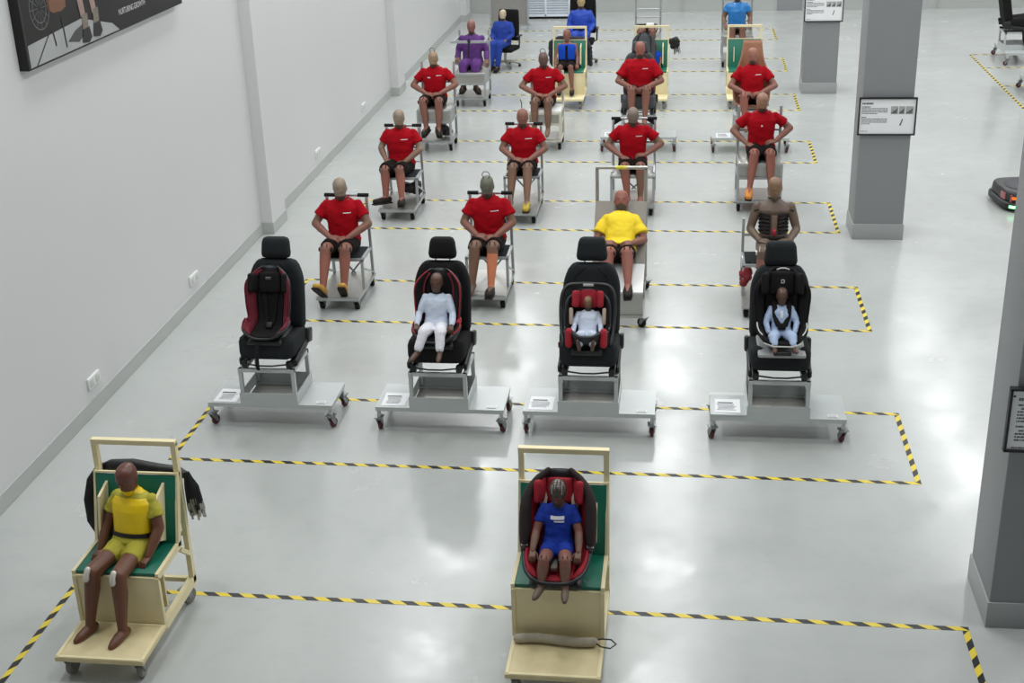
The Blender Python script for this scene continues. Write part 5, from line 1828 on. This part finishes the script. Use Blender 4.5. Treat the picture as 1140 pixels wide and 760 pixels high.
dummy('dummy in a shiny blue shirt on the tall ladder cart', (1.0, 27.06, .632), lean=.04, tilt=.1, m=dict(head=TAN, arm=TAN, fore=TAN, thigh=TAN, shin=FL), shirt=SKY, sleeve=.5, shorts=None, collar=False, prints=False, arms=dict(el=((-.26, .03, .28), (.26, .03, .28)), wr=((-.24, -.16, .17), (.24, -.16, .17)), hd=((.1, -.9, -.2), (-.1, -.9, -.2))), seed=20, voxel=.014)

# ------------------------------------------------------------------ right aisle: robot and more seats
t = thing('floor_robot', 'low black floor robot with green and orange light strips', 'robot', (4.545, 17.62, 0), .14)
def slab(w, d, z0, z1, r, taper=0.0, n=28):
    rings = []
    for z, k in ((z0, .96), (z0 + .015, 1.0), (z1 - .02, 1.0 - taper), (z1, .95 - taper)):
        rings.append([(x * k, y * k, z) for x, y in [((math.copysign(abs(math.cos(a)) ** .45, math.cos(a))) * w / 2, (math.copysign(abs(math.sin(a)) ** .45, math.sin(a))) * d / 2) for a in [2 * PI * (j + .5) / n for j in range(n)]]])
    return rings
mb = MB()
mb.loft(slab(.86, .86, .035, .13, .1))
mb.build('bumper', M_blackp, t)
mb = MB()
mb.loft(slab(.80, .80, .13, .26, .1, .03))
mb.build('body', mat('robot_body', (44, 46, 46), .4), t)
mb = MB()
mb.lathe([(.02, .258), (.30, .258), (.31, .264), (.30, .270), (.02, .272)], 32)
mb.build('turntable', mat('robot_top', (50, 51, 58), .5), t)
for nm, z0, z1, k, a0, a1, m_ in (('amber_light', .165, .20, .505, 3.98, 5.3, mat('amber_light', (240, 110, 30), .4, emit=.9)), ('green_light', .06, .095, .52, 3.92, 4.45, mat('green_light', (140, 255, 160), .4, emit=3.0)),
                               ('sensor_window', .13, .225, .503, 3.86, 3.97, mat('sensor_window', (168, 96, 100), .3)), ('sensor_window', .14, .225, .503, 3.2, 3.5, mat('sensor_window', (168, 96, 100), .3))):
    mb = MB()
    vs = []
    n = 10
    for j in range(n + 1):
        a = a0 + (a1 - a0) * j / n
        ux = math.copysign(abs(math.cos(a)) ** .45, math.cos(a)) * .80
        uy = math.copysign(abs(math.sin(a)) ** .45, math.sin(a)) * .80
        kk = k if z0 > .1 else k * 1.045
        for z in (z0, z1):
            vs.append((ux * kk, uy * kk, z))
        for z in (z1, z0):
            vs.append((ux * (kk - .02), uy * (kk - .02), z))
    fs = []
    for j in range(n):
        b0, b1 = 4 * j, 4 * j + 4
        for q in range(4):
            fs.append((b0 + q, b0 + (q + 1) % 4, b1 + (q + 1) % 4, b1 + q))
    fs += [(3, 2, 1, 0), (4 * n, 4 * n + 1, 4 * n + 2, 4 * n + 3)]
    mb.add(vs, fs)
    mb.build(nm, m_, t)
for x in (-.25, .25):
    for y in (-.2, .2):
        mb = MB()
        mb.lathe([(.02, -.02), (.05, -.02), (.05, .02), (.02, .02)], 14, 0, Matrix.Translation((x, y, .05)) @ Matrix.Rotation(PI / 2, 4, 'Y'))
        mb.build('wheel', M_rubber, t)

for i, (x, y) in enumerate(((6.42, 27.26), (6.24, 24.18))):
    platform_cart(['platform cart at the top right under a black car seat seen from behind', 'platform cart at the right edge, only one caster in view'][i], (x, y, 0), rz=PI / 2)
car_seat('black car seat at the top right facing away to the right', (6.42, 27.26, .585), rz=PI / 2, m=M_seatk, hr=(.27, .19, .86))
car_seat('black car seat nearer at the right edge, mostly out of frame', (6.24, 24.18, .585), rz=PI / 2, m=M_seatk, hr=(.27, .19, .86))
t = thing('seat_belt', 'black belt hanging in a loop from the top right car seat', 'belt', (6.5, 27.0, 0))
mb = MB()
mb.tube([(.0, -.02, .62), (.02, -.05, .45), (.06, -.05, .33), (.16, -.05, .29), (.30, -.05, .33), (.42, -.05, .29)], .022, 8, flat=.35)
mb.build('webbing', M_rubber, t)

bpy.data.scenes.remove(SCRATCH)
